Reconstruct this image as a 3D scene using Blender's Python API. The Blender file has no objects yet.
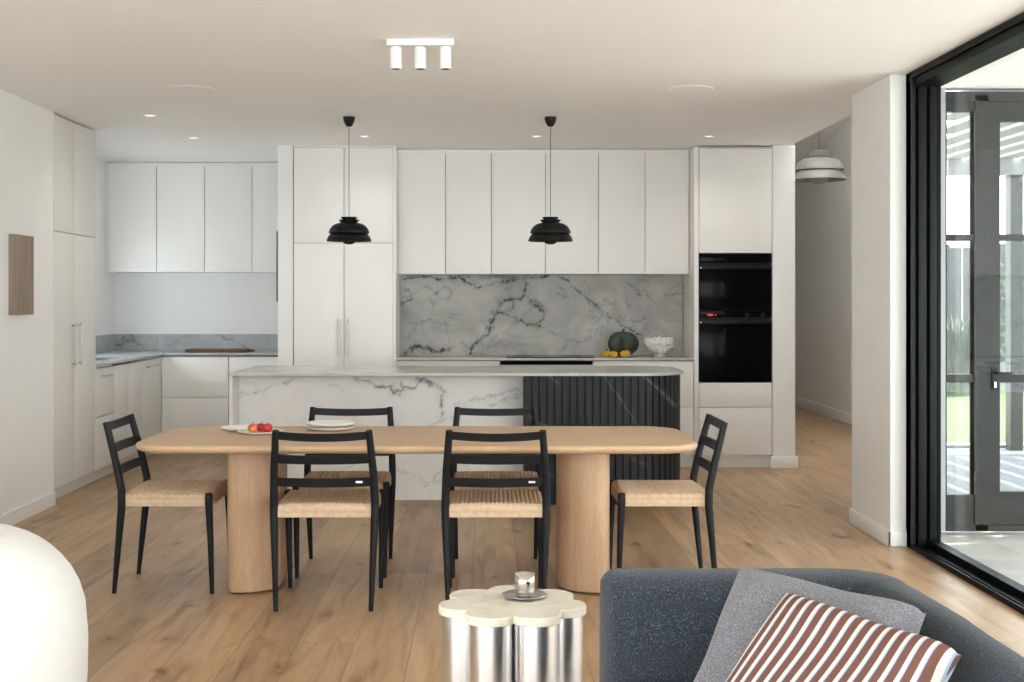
import bpy, bmesh, math, random
import numpy as np
from mathutils import Vector, Matrix

random.seed(7)
PI = math.pi
scene = bpy.context.scene
COL = scene.collection

# ------------------------------------------------------------------ camera
cam_data = bpy.data.cameras.new('camera')
cam = bpy.data.objects.new('camera', cam_data)
COL.objects.link(cam)
cam.location = (0, 0, 1.415)
cam.rotation_euler = (PI/2, 0, 0)
cam_data.sensor_width = 36
cam_data.lens = 45.0
cam_data.shift_x = 26/1024
cam_data.shift_y = -42/1024
cam_data.clip_end = 200
scene.camera = cam

# ------------------------------------------------------------------ world, sun, exposure
scene.view_settings.view_transform = 'Standard'
scene.view_settings.look = 'None'
scene.view_settings.exposure = 1.78
scene.view_settings.gamma = 1.0
scene.view_settings.use_curve_mapping = False
world = bpy.data.worlds.new('sky'); scene.world = world
world.use_nodes = True
wn = world.node_tree.nodes; wl = world.node_tree.links
bg = wn['Background']
bg.inputs['Color'].default_value = (0.905, 0.955, 1.02, 1)
bg.inputs['Strength'].default_value = 2.4

sun_d = bpy.data.lights.new('sun', 'SUN'); sun_d.energy = 7; sun_d.angle = math.radians(0.6)
sun_d.color = (1, .96, .9)
sun = bpy.data.objects.new('sun', sun_d); COL.objects.link(sun)
sun.rotation_euler = Vector((-.62, -.12, -.78)).to_track_quat('-Z', 'Y').to_euler()

def portal(name, loc, rot, sx, sy):
    l = bpy.data.lights.new(name, 'AREA'); l.shape = 'RECTANGLE'; l.size = sx; l.size_y = sy
    l.cycles.is_portal = True
    o = bpy.data.objects.new(name, l); COL.objects.link(o); o.location = loc; o.rotation_euler = rot
    return o
portal('daylight_portal_rear', (-.3, -2.45, 1.35), (PI/2, 0, PI), 5.0, 2.6)
portal('daylight_portal_right', (2.7, 2.6, 1.33), (0, PI/2, 0), 2.6, 9.4)
portal('daylight_portal_recess', (-3.66, 10.9, 1.42), (0, -PI/2, 0), .6, 1.3)
portal('daylight_portal_left', (-3.12, .1, 1.4), (0, -PI/2, 0), 2.5, 4.4)

cy = scene.cycles
cy.use_denoising = True
try: cy.denoiser = 'OPENIMAGEDENOISE'
except Exception: pass
cy.max_bounces = 12; cy.diffuse_bounces = 8; cy.glossy_bounces = 5
cy.transparent_max_bounces = 16; cy.transmission_bounces = 6
cy.sample_clamp_indirect = 8
cy.caustics_reflective = False; cy.caustics_refractive = False

# ------------------------------------------------------------------ materials
MATS = {}
def new_mat(name):
    m = bpy.data.materials.new(name); m.use_nodes = True
    n = m.node_tree.nodes; l = m.node_tree.links
    return m, n, l, n['Principled BSDF']
def ramp(n, stops, interp='LINEAR'):
    r = n.new('ShaderNodeValToRGB'); r.color_ramp.interpolation = interp
    while len(r.color_ramp.elements) > 1: r.color_ramp.elements.remove(r.color_ramp.elements[0])
    r.color_ramp.elements[0].position = stops[0][0]; r.color_ramp.elements[0].color = (*stops[0][1], 1)
    for p, c in stops[1:]:
        e = r.color_ramp.elements.new(p); e.color = (*c, 1)
    return r
def coords(n, l, scale=(1, 1, 1), kind='Object', rot=(0, 0, 0)):
    tc = n.new('ShaderNodeTexCoord'); mp = n.new('ShaderNodeMapping')
    mp.inputs['Scale'].default_value = scale; mp.inputs['Rotation'].default_value = rot
    l.new(tc.outputs[kind], mp.inputs[0]); return mp
def tex(n, l, src, kind='ShaderNodeTexNoise', **kw):
    t = n.new(kind)
    l.new(src.outputs[0], t.inputs['Vector'])
    for k, v in kw.items(): t.inputs[k].default_value = v
    return t
def add_bump(n, l, b, out, strength=.2, dist=.002):
    bp = n.new('ShaderNodeBump'); bp.inputs['Strength'].default_value = strength; bp.inputs['Distance'].default_value = dist
    l.new(out, bp.inputs['Height']); l.new(bp.outputs[0], b.inputs['Normal']); return bp
def mixc(n, l, fac, a, b, blend='MIX'):
    m = n.new('ShaderNodeMix'); m.data_type = 'RGBA'; m.blend_type = blend
    for s, v in ((0, fac), (6, a), (7, b)):
        if hasattr(v, 'links') or hasattr(v, 'is_linked'): l.new(v, m.inputs[s])
        elif isinstance(v, (int, float)): m.inputs[s].default_value = v
        else: m.inputs[s].default_value = (*v, 1)
    return m.outputs[2]
def M(name): return MATS[name]

def plain(name, col, rough=.5, metal=0, var=.03, scale=6, bump=0, bscale=200, spec=.5, coat=0):
    """colour with faint procedural mottling"""
    m, n, l, b = new_mat(name)
    c = coords(n, l)
    t = tex(n, l, c, Scale=scale, Detail=4)
    r = ramp(n, [(.3, tuple(x*(1-var) for x in col)), (.7, tuple(min(1, x*(1+var)) for x in col))])
    l.new(t.outputs[0], r.inputs[0]); l.new(r.outputs[0], b.inputs['Base Color'])
    b.inputs['Roughness'].default_value = rough; b.inputs['Metallic'].default_value = metal
    b.inputs['Specular IOR Level'].default_value = spec
    b.inputs['Coat Weight'].default_value = coat
    if bump:
        t2 = tex(n, l, c, Scale=bscale, Detail=3)
        add_bump(n, l, b, t2.outputs[0], bump, .002)
    MATS[name] = m; return m

plain('wall_paint', (.82, .815, .795), .75, var=.008, bump=.03, bscale=90, spec=.3)
plain('ceiling_paint', (.91, .91, .90), .85, var=.005, spec=.2)
plain('trim_paint', (.84, .835, .82), .45, var=.005)
plain('cabinet_white', (.83, .815, .785), .42, var=.008, spec=.4)
plain('cabinet_left', (.70, .685, .65), .42, var=.008, spec=.3)  # darker version of the cabinet colour, used on the left-hand units
plain('cabinet_inner', (.60, .59, .57), .6, var=.01)
plain('black_metal', (.009, .009, .01), .4, var=.05, spec=.2)
plain('window_black', (.004, .0045, .005), .45, var=.05, spec=.1)
plain('window_grey', (.012, .013, .014), .4, var=.05, spec=.12)
plain('door_grey', (.028, .030, .029), .45, var=.05, spec=.2)
plain('chair_black', (.008, .008, .009), .5, var=.1, scale=30, spec=.22)
plain('pendant_black', (.007, .007, .007), .45, var=.05, spec=.25)
plain('pendant_white', (.19, .185, .165), .4, var=.02)
plain('glossy_black', (.002, .002, .0025), .12, var=.02, spec=.06)
plain('oven_trim', (.010, .010, .011), .35, var=.05, spec=.15)
plain('steel', (.62, .60, .57), .28, metal=1, var=.03)
plain('handle_metal', (.52, .49, .44), .35, metal=1, var=.03)
plain('ceramic_white', (.80, .78, .74), .35, var=.01)
plain('ceramic_cream', (.72, .67, .60), .4, var=.03, scale=60)
plain('fixture_white', (.86, .86, .86), .35, var=.004)
plain('lamp_inside', (.06, .055, .05), .5)
plain('plastic_white', (.82, .82, .8), .35, var=.01)
plain('squash_green', (.035, .055, .03), .6, var=.5, scale=18, bump=.5, bscale=40)
plain('stem_green', (.03, .045, .02), .7, var=.3)
plain('gourd_yellow', (.62, .36, .03), .5, var=.25, scale=20, bump=.4, bscale=60)
plain('coral_white', (.74, .71, .65), .6, var=.06, scale=60)
plain('boucle', (.70, .685, .65), .95, var=.02, scale=40, bump=.6, bscale=260, spec=.1)
plain('sink_steel', (.25, .28, .32), .3, metal=.7)
plain('leaf_green', (.045, .075, .02), .55, var=.35, scale=3)
plain('reed_green', (.045, .065, .03), .6, var=.3, scale=4)
plain('fence_grey', (.06, .065, .065), .8, var=.15, scale=3)
plain('fence_dark', (.03, .033, .035), .8, var=.15, scale=3)
plain('render_white', (.35, .35, .35), .8, var=.02)
plain('concrete', (.25, .25, .25), .8, var=.08, scale=5)
plain('tag_metal', (.75, .75, .75), .3, metal=.4)
plain('red_display', (.5, .01, .01), .4)
MATS['red_display'].node_tree.nodes['Principled BSDF'].inputs['Emission Color'].default_value = (1, .02, .02, 1)
MATS['red_display'].node_tree.nodes['Principled BSDF'].inputs['Emission Strength'].default_value = .25

def glass_mat(name, tint=(.96, .98, .97), refl=1.0):
    m = bpy.data.materials.new(name); m.use_nodes = True
    n = m.node_tree.nodes; l = m.node_tree.links; n.remove(n['Principled BSDF'])
    out = n['Material Output']
    tr = n.new('ShaderNodeBsdfTransparent'); tr.inputs[0].default_value = (*tint, 1)
    gl = n.new('ShaderNodeBsdfGlossy'); gl.inputs['Roughness'].default_value = .0
    gl.inputs['Color'].default_value = (refl, refl, refl, 1)
    # Schlick reflectance, the same from both sides of the thin pane
    ge = n.new('ShaderNodeNewGeometry'); dt = n.new('ShaderNodeVectorMath'); dt.operation = 'DOT_PRODUCT'
    l.new(ge.outputs['Normal'], dt.inputs[0]); l.new(ge.outputs['Incoming'], dt.inputs[1])
    def mth(op, a, b_=None):
        q = n.new('ShaderNodeMath'); q.operation = op
        for k, v in enumerate((a, b_)):
            if v is None: continue
            if isinstance(v, (int, float)): q.inputs[k].default_value = v
            else: l.new(v, q.inputs[k])
        return q.outputs[0]
    fac = mth('ADD', mth('MULTIPLY', mth('POWER', mth('SUBTRACT', 1.0, mth('ABSOLUTE', dt.outputs['Value'])), 5.0), .28), .016)
    mx = n.new('ShaderNodeMixShader')
    l.new(fac, mx.inputs[0]); l.new(tr.outputs[0], mx.inputs[1]); l.new(gl.outputs[0], mx.inputs[2])
    l.new(mx.outputs[0], out.inputs[0]); MATS[name] = m
glass_mat('pane_glass')
# emission for small downlight lenses
m, n, l, b = new_mat('light_lens'); b.inputs['Base Color'].default_value = (.9, .9, .88, 1)
b.inputs['Emission Color'].default_value = (1, .98, .94, 1); b.inputs['Emission Strength'].default_value = .35
MATS['light_lens'] = m

# brushed chrome with vertical streaks
m, n, l, b = new_mat('brushed_chrome')
c = coords(n, l, (60, 60, .6)); t = tex(n, l, c, Scale=4, Detail=3)
r = ramp(n, [(.2, (.80, .80, .82)), (.8, (.93, .93, .93))]); l.new(t.outputs[0], r.inputs[0]); l.new(r.outputs[0], b.inputs['Base Color'])
b.inputs['Metallic'].default_value = 1; b.inputs['Roughness'].default_value = .27
MATS['brushed_chrome'] = m
# hammered silver cup
m, n, l, b = new_mat('hammered_silver')
c = coords(n, l); t = tex(n, l, c, 'ShaderNodeTexVoronoi', Scale=90)
add_bump(n, l, b, t.outputs[0], .35, .002)
b.inputs['Base Color'].default_value = (.50, .47, .43, 1); b.inputs['Metallic'].default_value = 1; b.inputs['Roughness'].default_value = .2
MATS['hammered_silver'] = m

def wood(name, dark, mid, light, axis='X', rough=.45, gscale=1.0, contrast=1.0):
    m, n, l, b = new_mat(name)
    sc = {'X': (1.2, 14, 14), 'Y': (14, 1.2, 14), 'Z': (14, 14, 1.2)}[axis]
    c = coords(n, l, tuple(s*gscale for s in sc))
    t = tex(n, l, c, Scale=1.4, Detail=7, Roughness=.62, Distortion=.5)
    r = ramp(n, [(.25, dark), (.5, mid), (.75, light)]); l.new(t.outputs[0], r.inputs[0])
    c2 = coords(n, l, tuple(s*gscale*6 for s in sc)); t2 = tex(n, l, c2, Scale=3, Detail=5)
    r2 = ramp(n, [(.35, (.88, .88, .88)), (.6, (1.03, 1.03, 1.03))]); l.new(t2.outputs[0], r2.inputs[0])
    o = mixc(n, l, .8, r.outputs[0], r2.outputs[0], 'MULTIPLY')
    l.new(o, b.inputs['Base Color']); b.inputs['Roughness'].default_value = rough
    b.inputs['Specular IOR Level'].default_value = .35
    add_bump(n, l, b, t2.outputs[0], .08, .001)
    MATS[name] = m
wood('oak_table', (.48, .315, .18), (.55, .37, .22), (.61, .425, .265), 'X')
wood('oak_leg', (.43, .275, .165), (.52, .34, .215), (.59, .405, .265), 'Z')
wood('board_wood', (.07, .04, .022), (.12, .07, .04), (.19, .12, .07), 'X', .6)
wood('driftwood', (.22, .165, .125), (.29, .225, .175), (.36, .29, .23), 'Z', .7)

# oak floorboards running away from the camera
m, n, l, b = new_mat('floor_oak')
tc = n.new('ShaderNodeTexCoord')
mp = n.new('ShaderNodeMapping'); mp.inputs['Rotation'].default_value = (0, 0, PI/2); mp.inputs['Location'].default_value = (.3, .07, 0)
l.new(tc.outputs['Object'], mp.inputs[0])
br = n.new('ShaderNodeTexBrick'); l.new(mp.outputs[0], br.inputs['Vector'])
br.offset = .37; br.offset_frequency = 3; br.squash = 1
for k, v in {'Scale': 1, 'Mortar Size': .0016, 'Mortar Smooth': .2, 'Bias': 0, 'Brick Width': 2.1, 'Row Height': .235}.items(): br.inputs[k].default_value = v
br.inputs['Color1'].default_value = (0, 0, 0, 1); br.inputs['Color2'].default_value = (1, 1, 1, 1); br.inputs['Mortar'].default_value = (.5, .5, .5, 1)
# per plank offset of the grain
sep = n.new('ShaderNodeVectorMath'); sep.operation = 'SCALE'; sep.inputs['Scale'].default_value = 23.0
l.new(br.outputs['Color'], sep.inputs[0])
gm = n.new('ShaderNodeMapping'); gm.inputs['Scale'].default_value = (9, .9, 1); l.new(tc.outputs['Object'], gm.inputs[0])
addv = n.new('ShaderNodeVectorMath'); addv.operation = 'ADD'; l.new(gm.outputs[0], addv.inputs[0]); l.new(sep.outputs[0], addv.inputs[1])
g1 = tex(n, l, addv, Scale=1.5, Detail=8, Roughness=.6, Distortion=.6)
rg = ramp(n, [(.24, (.20, .115, .055)), (.42, (.37, .235, .13)), (.58, (.45, .30, .175)), (.80, (.55, .385, .24))]); l.new(g1.outputs[0], rg.inputs[0])
rp = ramp(n, [(0, (.78, .77, .76)), (.5, (1, 1, 1)), (1, (1.14, 1.12, 1.09))]); l.new(br.outputs['Color'], rp.inputs[0])
o1 = mixc(n, l, 1.0, rg.outputs[0], rp.outputs[0], 'MULTIPLY')
# knots
km = n.new('ShaderNodeMapping'); km.inputs['Scale'].default_value = (4.6, 2.0, 1); l.new(tc.outputs['Object'], km.inputs[0])
kn = n.new('ShaderNodeTexNoise'); kn.inputs['Scale'].default_value = 1.6; kn.inputs['Detail'].default_value = 2; l.new(km.outputs[0], kn.inputs['Vector'])
kd = n.new('ShaderNodeVectorMath'); kd.operation = 'ADD'; l.new(km.outputs[0], kd.inputs[0]); l.new(kn.outputs['Color'], kd.inputs[1])
kv = tex(n, l, kd, 'ShaderNodeTexVoronoi', Scale=1.0)
kr = ramp(n, [(0, (.20, .13, .09)), (.06, (.36, .26, .2)), (.11, (.74, .67, .6)), (.26, (1, 1, 1))]); l.new(kv.outputs[0], kr.inputs[0])
o2 = mixc(n, l, .85, o1, kr.outputs[0], 'MULTIPLY')
fg = n.new('ShaderNodeMapping'); fg.inputs['Scale'].default_value = (70, 3, 1); l.new(tc.outputs['Object'], fg.inputs[0])
ft = tex(n, l, fg, Scale=2, Detail=5); fr_ = ramp(n, [(.35, (.90, .90, .90)), (.65, (1.04, 1.04, 1.04))]); l.new(ft.outputs[0], fr_.inputs[0])
o3 = mixc(n, l, .8, o2, fr_.outputs[0], 'MULTIPLY')
o4 = mixc(n, l, br.outputs['Fac'], o3, (.17, .11, .07))
l.new(o4, b.inputs['Base Color'])
b.inputs['Roughness'].default_value = .38; b.inputs['Specular IOR Level'].default_value = .35
add_bump(n, l, b, ft.outputs[0], .05, .001)
MATS['floor_oak'] = m

# marble, veins from the mesh's own vein attribute plus procedural clouding
def marble(name, base, cloud, veincol, rough=.3, fine=.5, cs=1.6, spec=.2):
    m, n, l, b = new_mat(name); b.inputs['Specular IOR Level'].default_value = spec
    c = coords(n, l)
    t = tex(n, l, c, Scale=cs, Detail=8, Roughness=.62, Distortion=1.2)
    r = ramp(n, [(.30, cloud), (.62, base)]); l.new(t.outputs[0], r.inputs[0])
    # thin procedural veinlets
    d = tex(n, l, c, Scale=2.2, Detail=5)
    av = n.new('ShaderNodeVectorMath'); av.operation = 'MULTIPLY_ADD'; l.new(d.outputs['Color'], av.inputs[0]); av.inputs[1].default_value = (1.2, 1.2, 1.2); l.new(c.outputs[0], av.inputs[2])
    t2 = tex(n, l, av, Scale=1.3, Detail=3)
    mm = n.new('ShaderNodeMath'); mm.operation = 'SUBTRACT'; mm.inputs[1].default_value = .5; l.new(t2.outputs[0], mm.inputs[0])
    ma = n.new('ShaderNodeMath'); ma.operation = 'ABSOLUTE'; l.new(mm.outputs[0], ma.inputs[0])
    r2 = ramp(n, [(0, tuple(1-fine*.5*x for x in (1, 1, 1))), (.012, (1, 1, 1))]); l.new(ma.outputs[0], r2.inputs[0])
    o = mixc(n, l, 1.0, r.outputs[0], r2.outputs[0], 'MULTIPLY')
    at = n.new('ShaderNodeAttribute'); at.attribute_name = 'vein'
    o = mixc(n, l, at.outputs['Fac'], o, veincol)
    l.new(o, b.inputs['Base Color']); b.inputs['Roughness'].default_value = rough
    MATS[name] = m
marble('marble_splash', (.50, .485, .45), (.31, .30, .275), (.05, .05, .05), .4, .55, 2.4)
marble('marble_island', (.74, .72, .69), (.66, .64, .615), (.16, .16, .17), .3, .12)
marble('marble_top', (.52, .51, .47), (.42, .41, .375), (.16, .16, .16), .18, .25, 3, .4)
marble('marble_recess', (.46, .47, .48), (.36, .37, .38), (.12, .12, .13), .25, .5, 3)
marble('travertine', (.70, .64, .54), (.60, .53, .43), (.3, .25, .2), .35, .25, 9)
# dark fluted marble with pale diagonal veins
m, n, l, b = new_mat('marble_dark')
c = coords(n, l, (1, 1, 1), rot=(0, .75, 0)); 
wv = n.new('ShaderNodeTexWave'); l.new(c.outputs[0], wv.inputs['Vector']); wv.bands_direction = 'X'
for k, v in {'Scale': 1.3, 'Distortion': 4.5, 'Detail': 3, 'Detail Scale': 1.3}.items(): wv.inputs[k].default_value = v
r = ramp(n, [(0, (.020, .021, .022)), (.985, (.022, .023, .024)), (.996, (.07, .07, .07)), (1, (.11, .11, .11))]); l.new(wv.outputs[0], r.inputs[0])
ns = tex(n, l, c, Scale=3); rr = ramp(n, [(.45, (0, 0, 0)), (.6, (1, 1, 1))]); l.new(ns.outputs[0], rr.inputs[0])
o = mixc(n, l, rr.outputs[0], (.022, .023, .0245), r.outputs[0]); l.new(o, b.inputs['Base Color'])
b.inputs['Specular IOR Level'].default_value = .2; b.inputs['Roughness'].default_value = .5; MATS['marble_dark'] = m

# tweed fabrics
def tweed(name, base, fleck, dark, scale=300, thr=.62, bumpy=.6):
    m, n, l, b = new_mat(name)
    c = coords(n, l, (1, 1, 1))
    t = tex(n, l, c, Scale=scale, Detail=2, Roughness=.7)
    r = ramp(n, [(.30, dark), (.5, base), (thr, base), (thr+.07, fleck)]); l.new(t.outputs[0], r.inputs[0])
    t2 = tex(n, l, c, Scale=scale*2, Detail=2)
    l.new(r.outputs[0], b.inputs['Base Color']); b.inputs['Roughness'].default_value = .95
    b.inputs['Specular IOR Level'].default_value = .15
    b.inputs['Sheen Weight'].default_value = .15
    add_bump(n, l, b, t2.outputs[0], bumpy, .003); MATS[name] = m
tweed('tweed_navy', (.029, .035, .045), (.115, .128, .15), (.016, .02, .028), 260, .58)
tweed('tweed_grey', (.14, .136, .15), (.28, .275, .29), (.075, .075, .09), 320, .54)

# striped cushion: bands in UV
m, n, l, b = new_mat('stripe_fabric')
uv = n.new('ShaderNodeUVMap'); sx = n.new('ShaderNodeSeparateXYZ'); l.new(uv.outputs[0], sx.inputs[0])
mu = n.new('ShaderNodeMath'); mu.operation = 'MULTIPLY'; mu.inputs[1].default_value = 16; l.new(sx.outputs[0], mu.inputs[0])
fr0 = n.new('ShaderNodeMath'); fr0.operation = 'FRACT'; l.new(mu.outputs[0], fr0.inputs[0])
r = ramp(n, [(0, (.135, .060, .045)), (.56, (.56, .52, .46)), (.85, (.27, .35, .46)), (.95, (.12, .07, .075))], 'CONSTANT'); l.new(fr0.outputs[0], r.inputs[0])
l.new(r.outputs[0], b.inputs['Base Color']); b.inputs['Roughness'].default_value = .9; b.inputs['Specular IOR Level'].default_value = .15
cc = coords(n, l); tt = tex(n, l, cc, Scale=400); add_bump(n, l, b, tt.outputs[0], .3, .001)
MATS['stripe_fabric'] = m

# paper cord
m, n, l, b = new_mat('paper_cord')
c = coords(n, l)
w1 = n.new('ShaderNodeTexWave'); l.new(c.outputs[0], w1.inputs['Vector']); w1.bands_direction = 'X'; w1.inputs['Scale'].default_value = 70; w1.inputs['Distortion'].default_value = .6
w2 = n.new('ShaderNodeTexWave'); l.new(c.outputs[0], w2.inputs['Vector']); w2.bands_direction = 'Y'; w2.inputs['Scale'].default_value = 70; w2.inputs['Distortion'].default_value = .6
mn = n.new('ShaderNodeMath'); mn.operation = 'MULTIPLY'; l.new(w1.outputs[0], mn.inputs[0]); l.new(w2.outputs[0], mn.inputs[1])
t = tex(n, l, c, Scale=40, Detail=3)
r = ramp(n, [(.3, (.56, .40, .26)), (.7, (.68, .51, .35))]); l.new(t.outputs[0], r.inputs[0])
r2 = ramp(n, [(0, (.72, .70, .68)), (.4, (1, 1, 1))]); l.new(mn.outputs[0], r2.inputs[0])
o = mixc(n, l, .6, r.outputs[0], r2.outputs[0], 'MULTIPLY'); l.new(o, b.inputs['Base Color'])
b.inputs['Roughness'].default_value = .8; b.inputs['Specular IOR Level'].default_value = .2; add_bump(n, l, b, mn.outputs[0], .5, .002)
MATS['paper_cord'] = m

# apple
m, n, l, b = new_mat('apple_red'); c = coords(n, l); t = tex(n, l, c, Scale=14, Detail=3)
r = ramp(n, [(.3, (.36, .012, .015)), (.62, (.55, .03, .03)), (.8, (.7, .25, .08))]); l.new(t.outputs[0], r.inputs[0]); l.new(r.outputs[0], b.inputs['Base Color']); b.inputs['Roughness'].default_value = .3
MATS['apple_red'] = m
m, n, l, b = new_mat('apple_blush'); c = coords(n, l); t = tex(n, l, c, Scale=10, Detail=3)
r = ramp(n, [(.35, (.45, .03, .02)), (.52, (.60, .16, .06)), (.72, (.68, .36, .12))]); l.new(t.outputs[0], r.inputs[0]); l.new(r.outputs[0], b.inputs['Base Color']); b.inputs['Roughness'].default_value = .35
MATS['apple_blush'] = m

# outdoor
m, n, l, b = new_mat('lawn_grass'); c = coords(n, l); t = tex(n, l, c, Scale=6, Detail=8, Roughness=.8)
r = ramp(n, [(.3, (.025, .045, .012)), (.5, (.045, .075, .022)), (.72, (.08, .115, .04))]); l.new(t.outputs[0], r.inputs[0]); l.new(r.outputs[0], b.inputs['Base Color']); b.inputs['Roughness'].default_value = .9
t2 = tex(n, l, c, Scale=60, Detail=4); add_bump(n, l, b, t2.outputs[0], .8, .03); MATS['lawn_grass'] = m
m, n, l, b = new_mat('patio_tile'); c = coords(n, l)
br = n.new('ShaderNodeTexBrick'); l.new(c.outputs[0], br.inputs['Vector']); br.offset = .5
for k, v in {'Scale': 1, 'Mortar Size': .003, 'Brick Width': 1.2, 'Row Height': .6}.items(): br.inputs[k].default_value = v
br.inputs['Color1'].default_value = (.40, .385, .36, 1); br.inputs['Color2'].default_value = (.46, .445, .42, 1); br.inputs['Mortar'].default_value = (.3, .29, .27, 1)
t = tex(n, l, c, Scale=2.5, Detail=6, Distortion=1.0); r = ramp(n, [(.3, (.80, .79, .78)), (.7, (1.05, 1.05, 1.05))]); l.new(t.outputs[0], r.inputs[0])
o = mixc(n, l, 1.0, br.outputs['Color'], r.outputs[0], 'MULTIPLY'); l.new(o, b.inputs['Base Color']); b.inputs['Roughness'].default_value = .6
MATS['patio_tile'] = m
plain('deck_grey', (.07, .078, .095), .6, var=.08, scale=4)

# ------------------------------------------------------------------ mesh helpers
def nb(): return bmesh.new()
def obj(name, bm, mat, parent=None, smooth=False, autos=None):
    me = bpy.data.meshes.new(name)
    bmesh.ops.recalc_face_normals(bm, faces=bm.faces)
    bm.to_mesh(me); bm.free()
    if isinstance(mat, (list, tuple)):
        for q in mat: me.materials.append(M(q))
    else: me.materials.append(M(mat))
    o = bpy.data.objects.new(name, me); COL.objects.link(o)
    if smooth:
        for p in me.polygons: p.use_smooth = True
    if autos is not None:
        for p in me.polygons: p.use_smooth = True
        try: me.set_sharp_from_angle(angle=math.radians(autos))
        except Exception: pass
    if parent: o.parent = parent
    return o
def tag(o, label, cat, group=None, kind=None):
    o['label'] = label; o['category'] = cat
    if group: o['group'] = group
    if kind: o['kind'] = kind
    return o
def thing(name, label, cat, loc=(0, 0, 0), rz=0, group=None):
    o = bpy.data.objects.new(name, None); COL.objects.link(o)
    o.location = loc; o.rotation_euler = (0, 0, rz); o.empty_display_size = .1
    return tag(o, label, cat, group)
def struct(name, bm, mat, parent=None, autos=None):
    o = obj(name, bm, mat, parent, autos=autos)
    if not parent: o['kind'] = 'structure'
    return o
def dup(o, parent=None):
    c = o.copy(); COL.objects.link(c); c.parent = parent
    for ch in list(o.children): dup(ch, c)
    return c
def box(bm, x0, x1, y0, y1, z0, z1, bev=0):
    b2 = bmesh.new()
    bmesh.ops.create_cube(b2, size=1)
    for v in b2.verts:
        v.co = Vector((x0+(v.co.x+.5)*(x1-x0), y0+(v.co.y+.5)*(y1-y0), z0+(v.co.z+.5)*(z1-z0)))
    if bev:
        bmesh.ops.bevel(b2, geom=list(b2.edges), offset=bev, segments=2, affect='EDGES', profile=.6)
    join(bm, b2); return bm
def join(bm, b2):
    mp = {}
    for v in b2.verts: mp[v.index if False else v] = bm.verts.new(v.co)
    for f in b2.faces:
        try:
            nf = bm.faces.new([mp[v] for v in f.verts]); nf.material_index = f.material_index
        except ValueError: pass
    b2.free(); return bm
def boxo(name, d, mat, parent=None, bev=0):
    o = obj(name, box(nb(), *d, bev), mat, parent, autos=30 if bev else None); return o
def lathe(bm, prof, seg=48, center=(0, 0), closed=False):
    rings = []
    for r, z in prof:
        if r < 1e-6: rings.append([bm.verts.new((center[0], center[1], z))])
        else: rings.append([bm.verts.new((center[0]+r*math.cos(2*PI*k/seg), center[1]+r*math.sin(2*PI*k/seg), z)) for k in range(seg)])
    idx = list(range(len(rings)-1))
    pairs = [(rings[i], rings[i+1]) for i in idx]
    if closed: pairs.append((rings[-1], rings[0]))
    for a, b_ in pairs:
        for k in range(seg):
            k2 = (k+1) % seg
            if len(a) == 1 and len(b_) == 1: continue
            if len(a) == 1: bm.faces.new((a[0], b_[k], b_[k2]))
            elif len(b_) == 1: bm.faces.new((a[k], a[k2], b_[0]))
            else: bm.faces.new((a[k], a[k2], b_[k2], b_[k]))
    return bm
def tube(bm, pts, radii, seg=12, cap=True, sx=1, sy=1):
    pts = [Vector(p) for p in pts]; rings = []
    for i, p in enumerate(pts):
        d = (pts[min(i+1, len(pts)-1)]-pts[max(i-1, 0)]).normalized()
        ref = Vector((1, 0, 0)) if abs(d.x) < .8 else Vector((0, 0, 1))
        u = (ref - d*ref.dot(d)).normalized(); v = d.cross(u)
        r = radii[i] if isinstance(radii, (list, tuple)) else radii
        rings.append([bm.verts.new(p+u*math.cos(2*PI*k/seg)*r*sx+v*math.sin(2*PI*k/seg)*r*sy) for k in range(seg)])
    for a, b_ in zip(rings, rings[1:]):
        for k in range(seg): bm.faces.new((a[k], a[(k+1) % seg], b_[(k+1) % seg], b_[k]))
    if cap: bm.faces.new(rings[0][::-1]); bm.faces.new(rings[-1])
    return bm
def rrect(x0, x1, y0, y1, radii, inset=0, seg=10, power=2.0):
    """outline of a rectangle with corner radii (x0y0, x1y0, x1y1, x0y1)"""
    out = []
    cs = [(x0, y0, 1, 1, PI), (x1, y0, -1, 1, 1.5*PI), (x1, y1, -1, -1, 0), (x0, y1, 1, -1, PI/2)]
    for (cx, cy, sx, sy, a0), r in zip(cs, radii):
        rr = max(r-inset, .0005)
        ox = cx+sx*r if r > inset else cx+sx*(inset+.0005); oy = cy+sy*r if r > inset else cy+sy*(inset+.0005)
        for k in range(seg+1):
            a = a0+PI/2*k/seg
            c, s = math.cos(a), math.sin(a)
            c = math.copysign(abs(c)**(2/power), c); s = math.copysign(abs(s)**(2/power), s)
            out.append((ox+rr*c, oy+rr*s))
    return out
def stack(bm, outline_fn, levels, capb=True, capt=True):
    """levels: list of (inset, z)"""
    rings = [[bm.verts.new((x, y, z)) for x, y in outline_fn(i)] for i, z in levels]
    n_ = len(rings[0])
    for a, b_ in zip(rings, rings[1:]):
        for k in range(n_): bm.faces.new((a[k], a[(k+1) % n_], b_[(k+1) % n_], b_[k]))
    if capb: bm.faces.new(rings[0][::-1])
    if capt: bm.faces.new(rings[-1])
    return bm
def prism(bm, pts, z0, z1):
    a = [bm.verts.new((x, y, z0)) for x, y in pts]; b_ = [bm.verts.new((x, y, z1)) for x, y in pts]
    n_ = len(pts)
    for k in range(n_): bm.faces.new((a[k], a[(k+1) % n_], b_[(k+1) % n_], b_[k]))
    bm.faces.new(a[::-1]); bm.faces.new(b_); return bm

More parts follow.
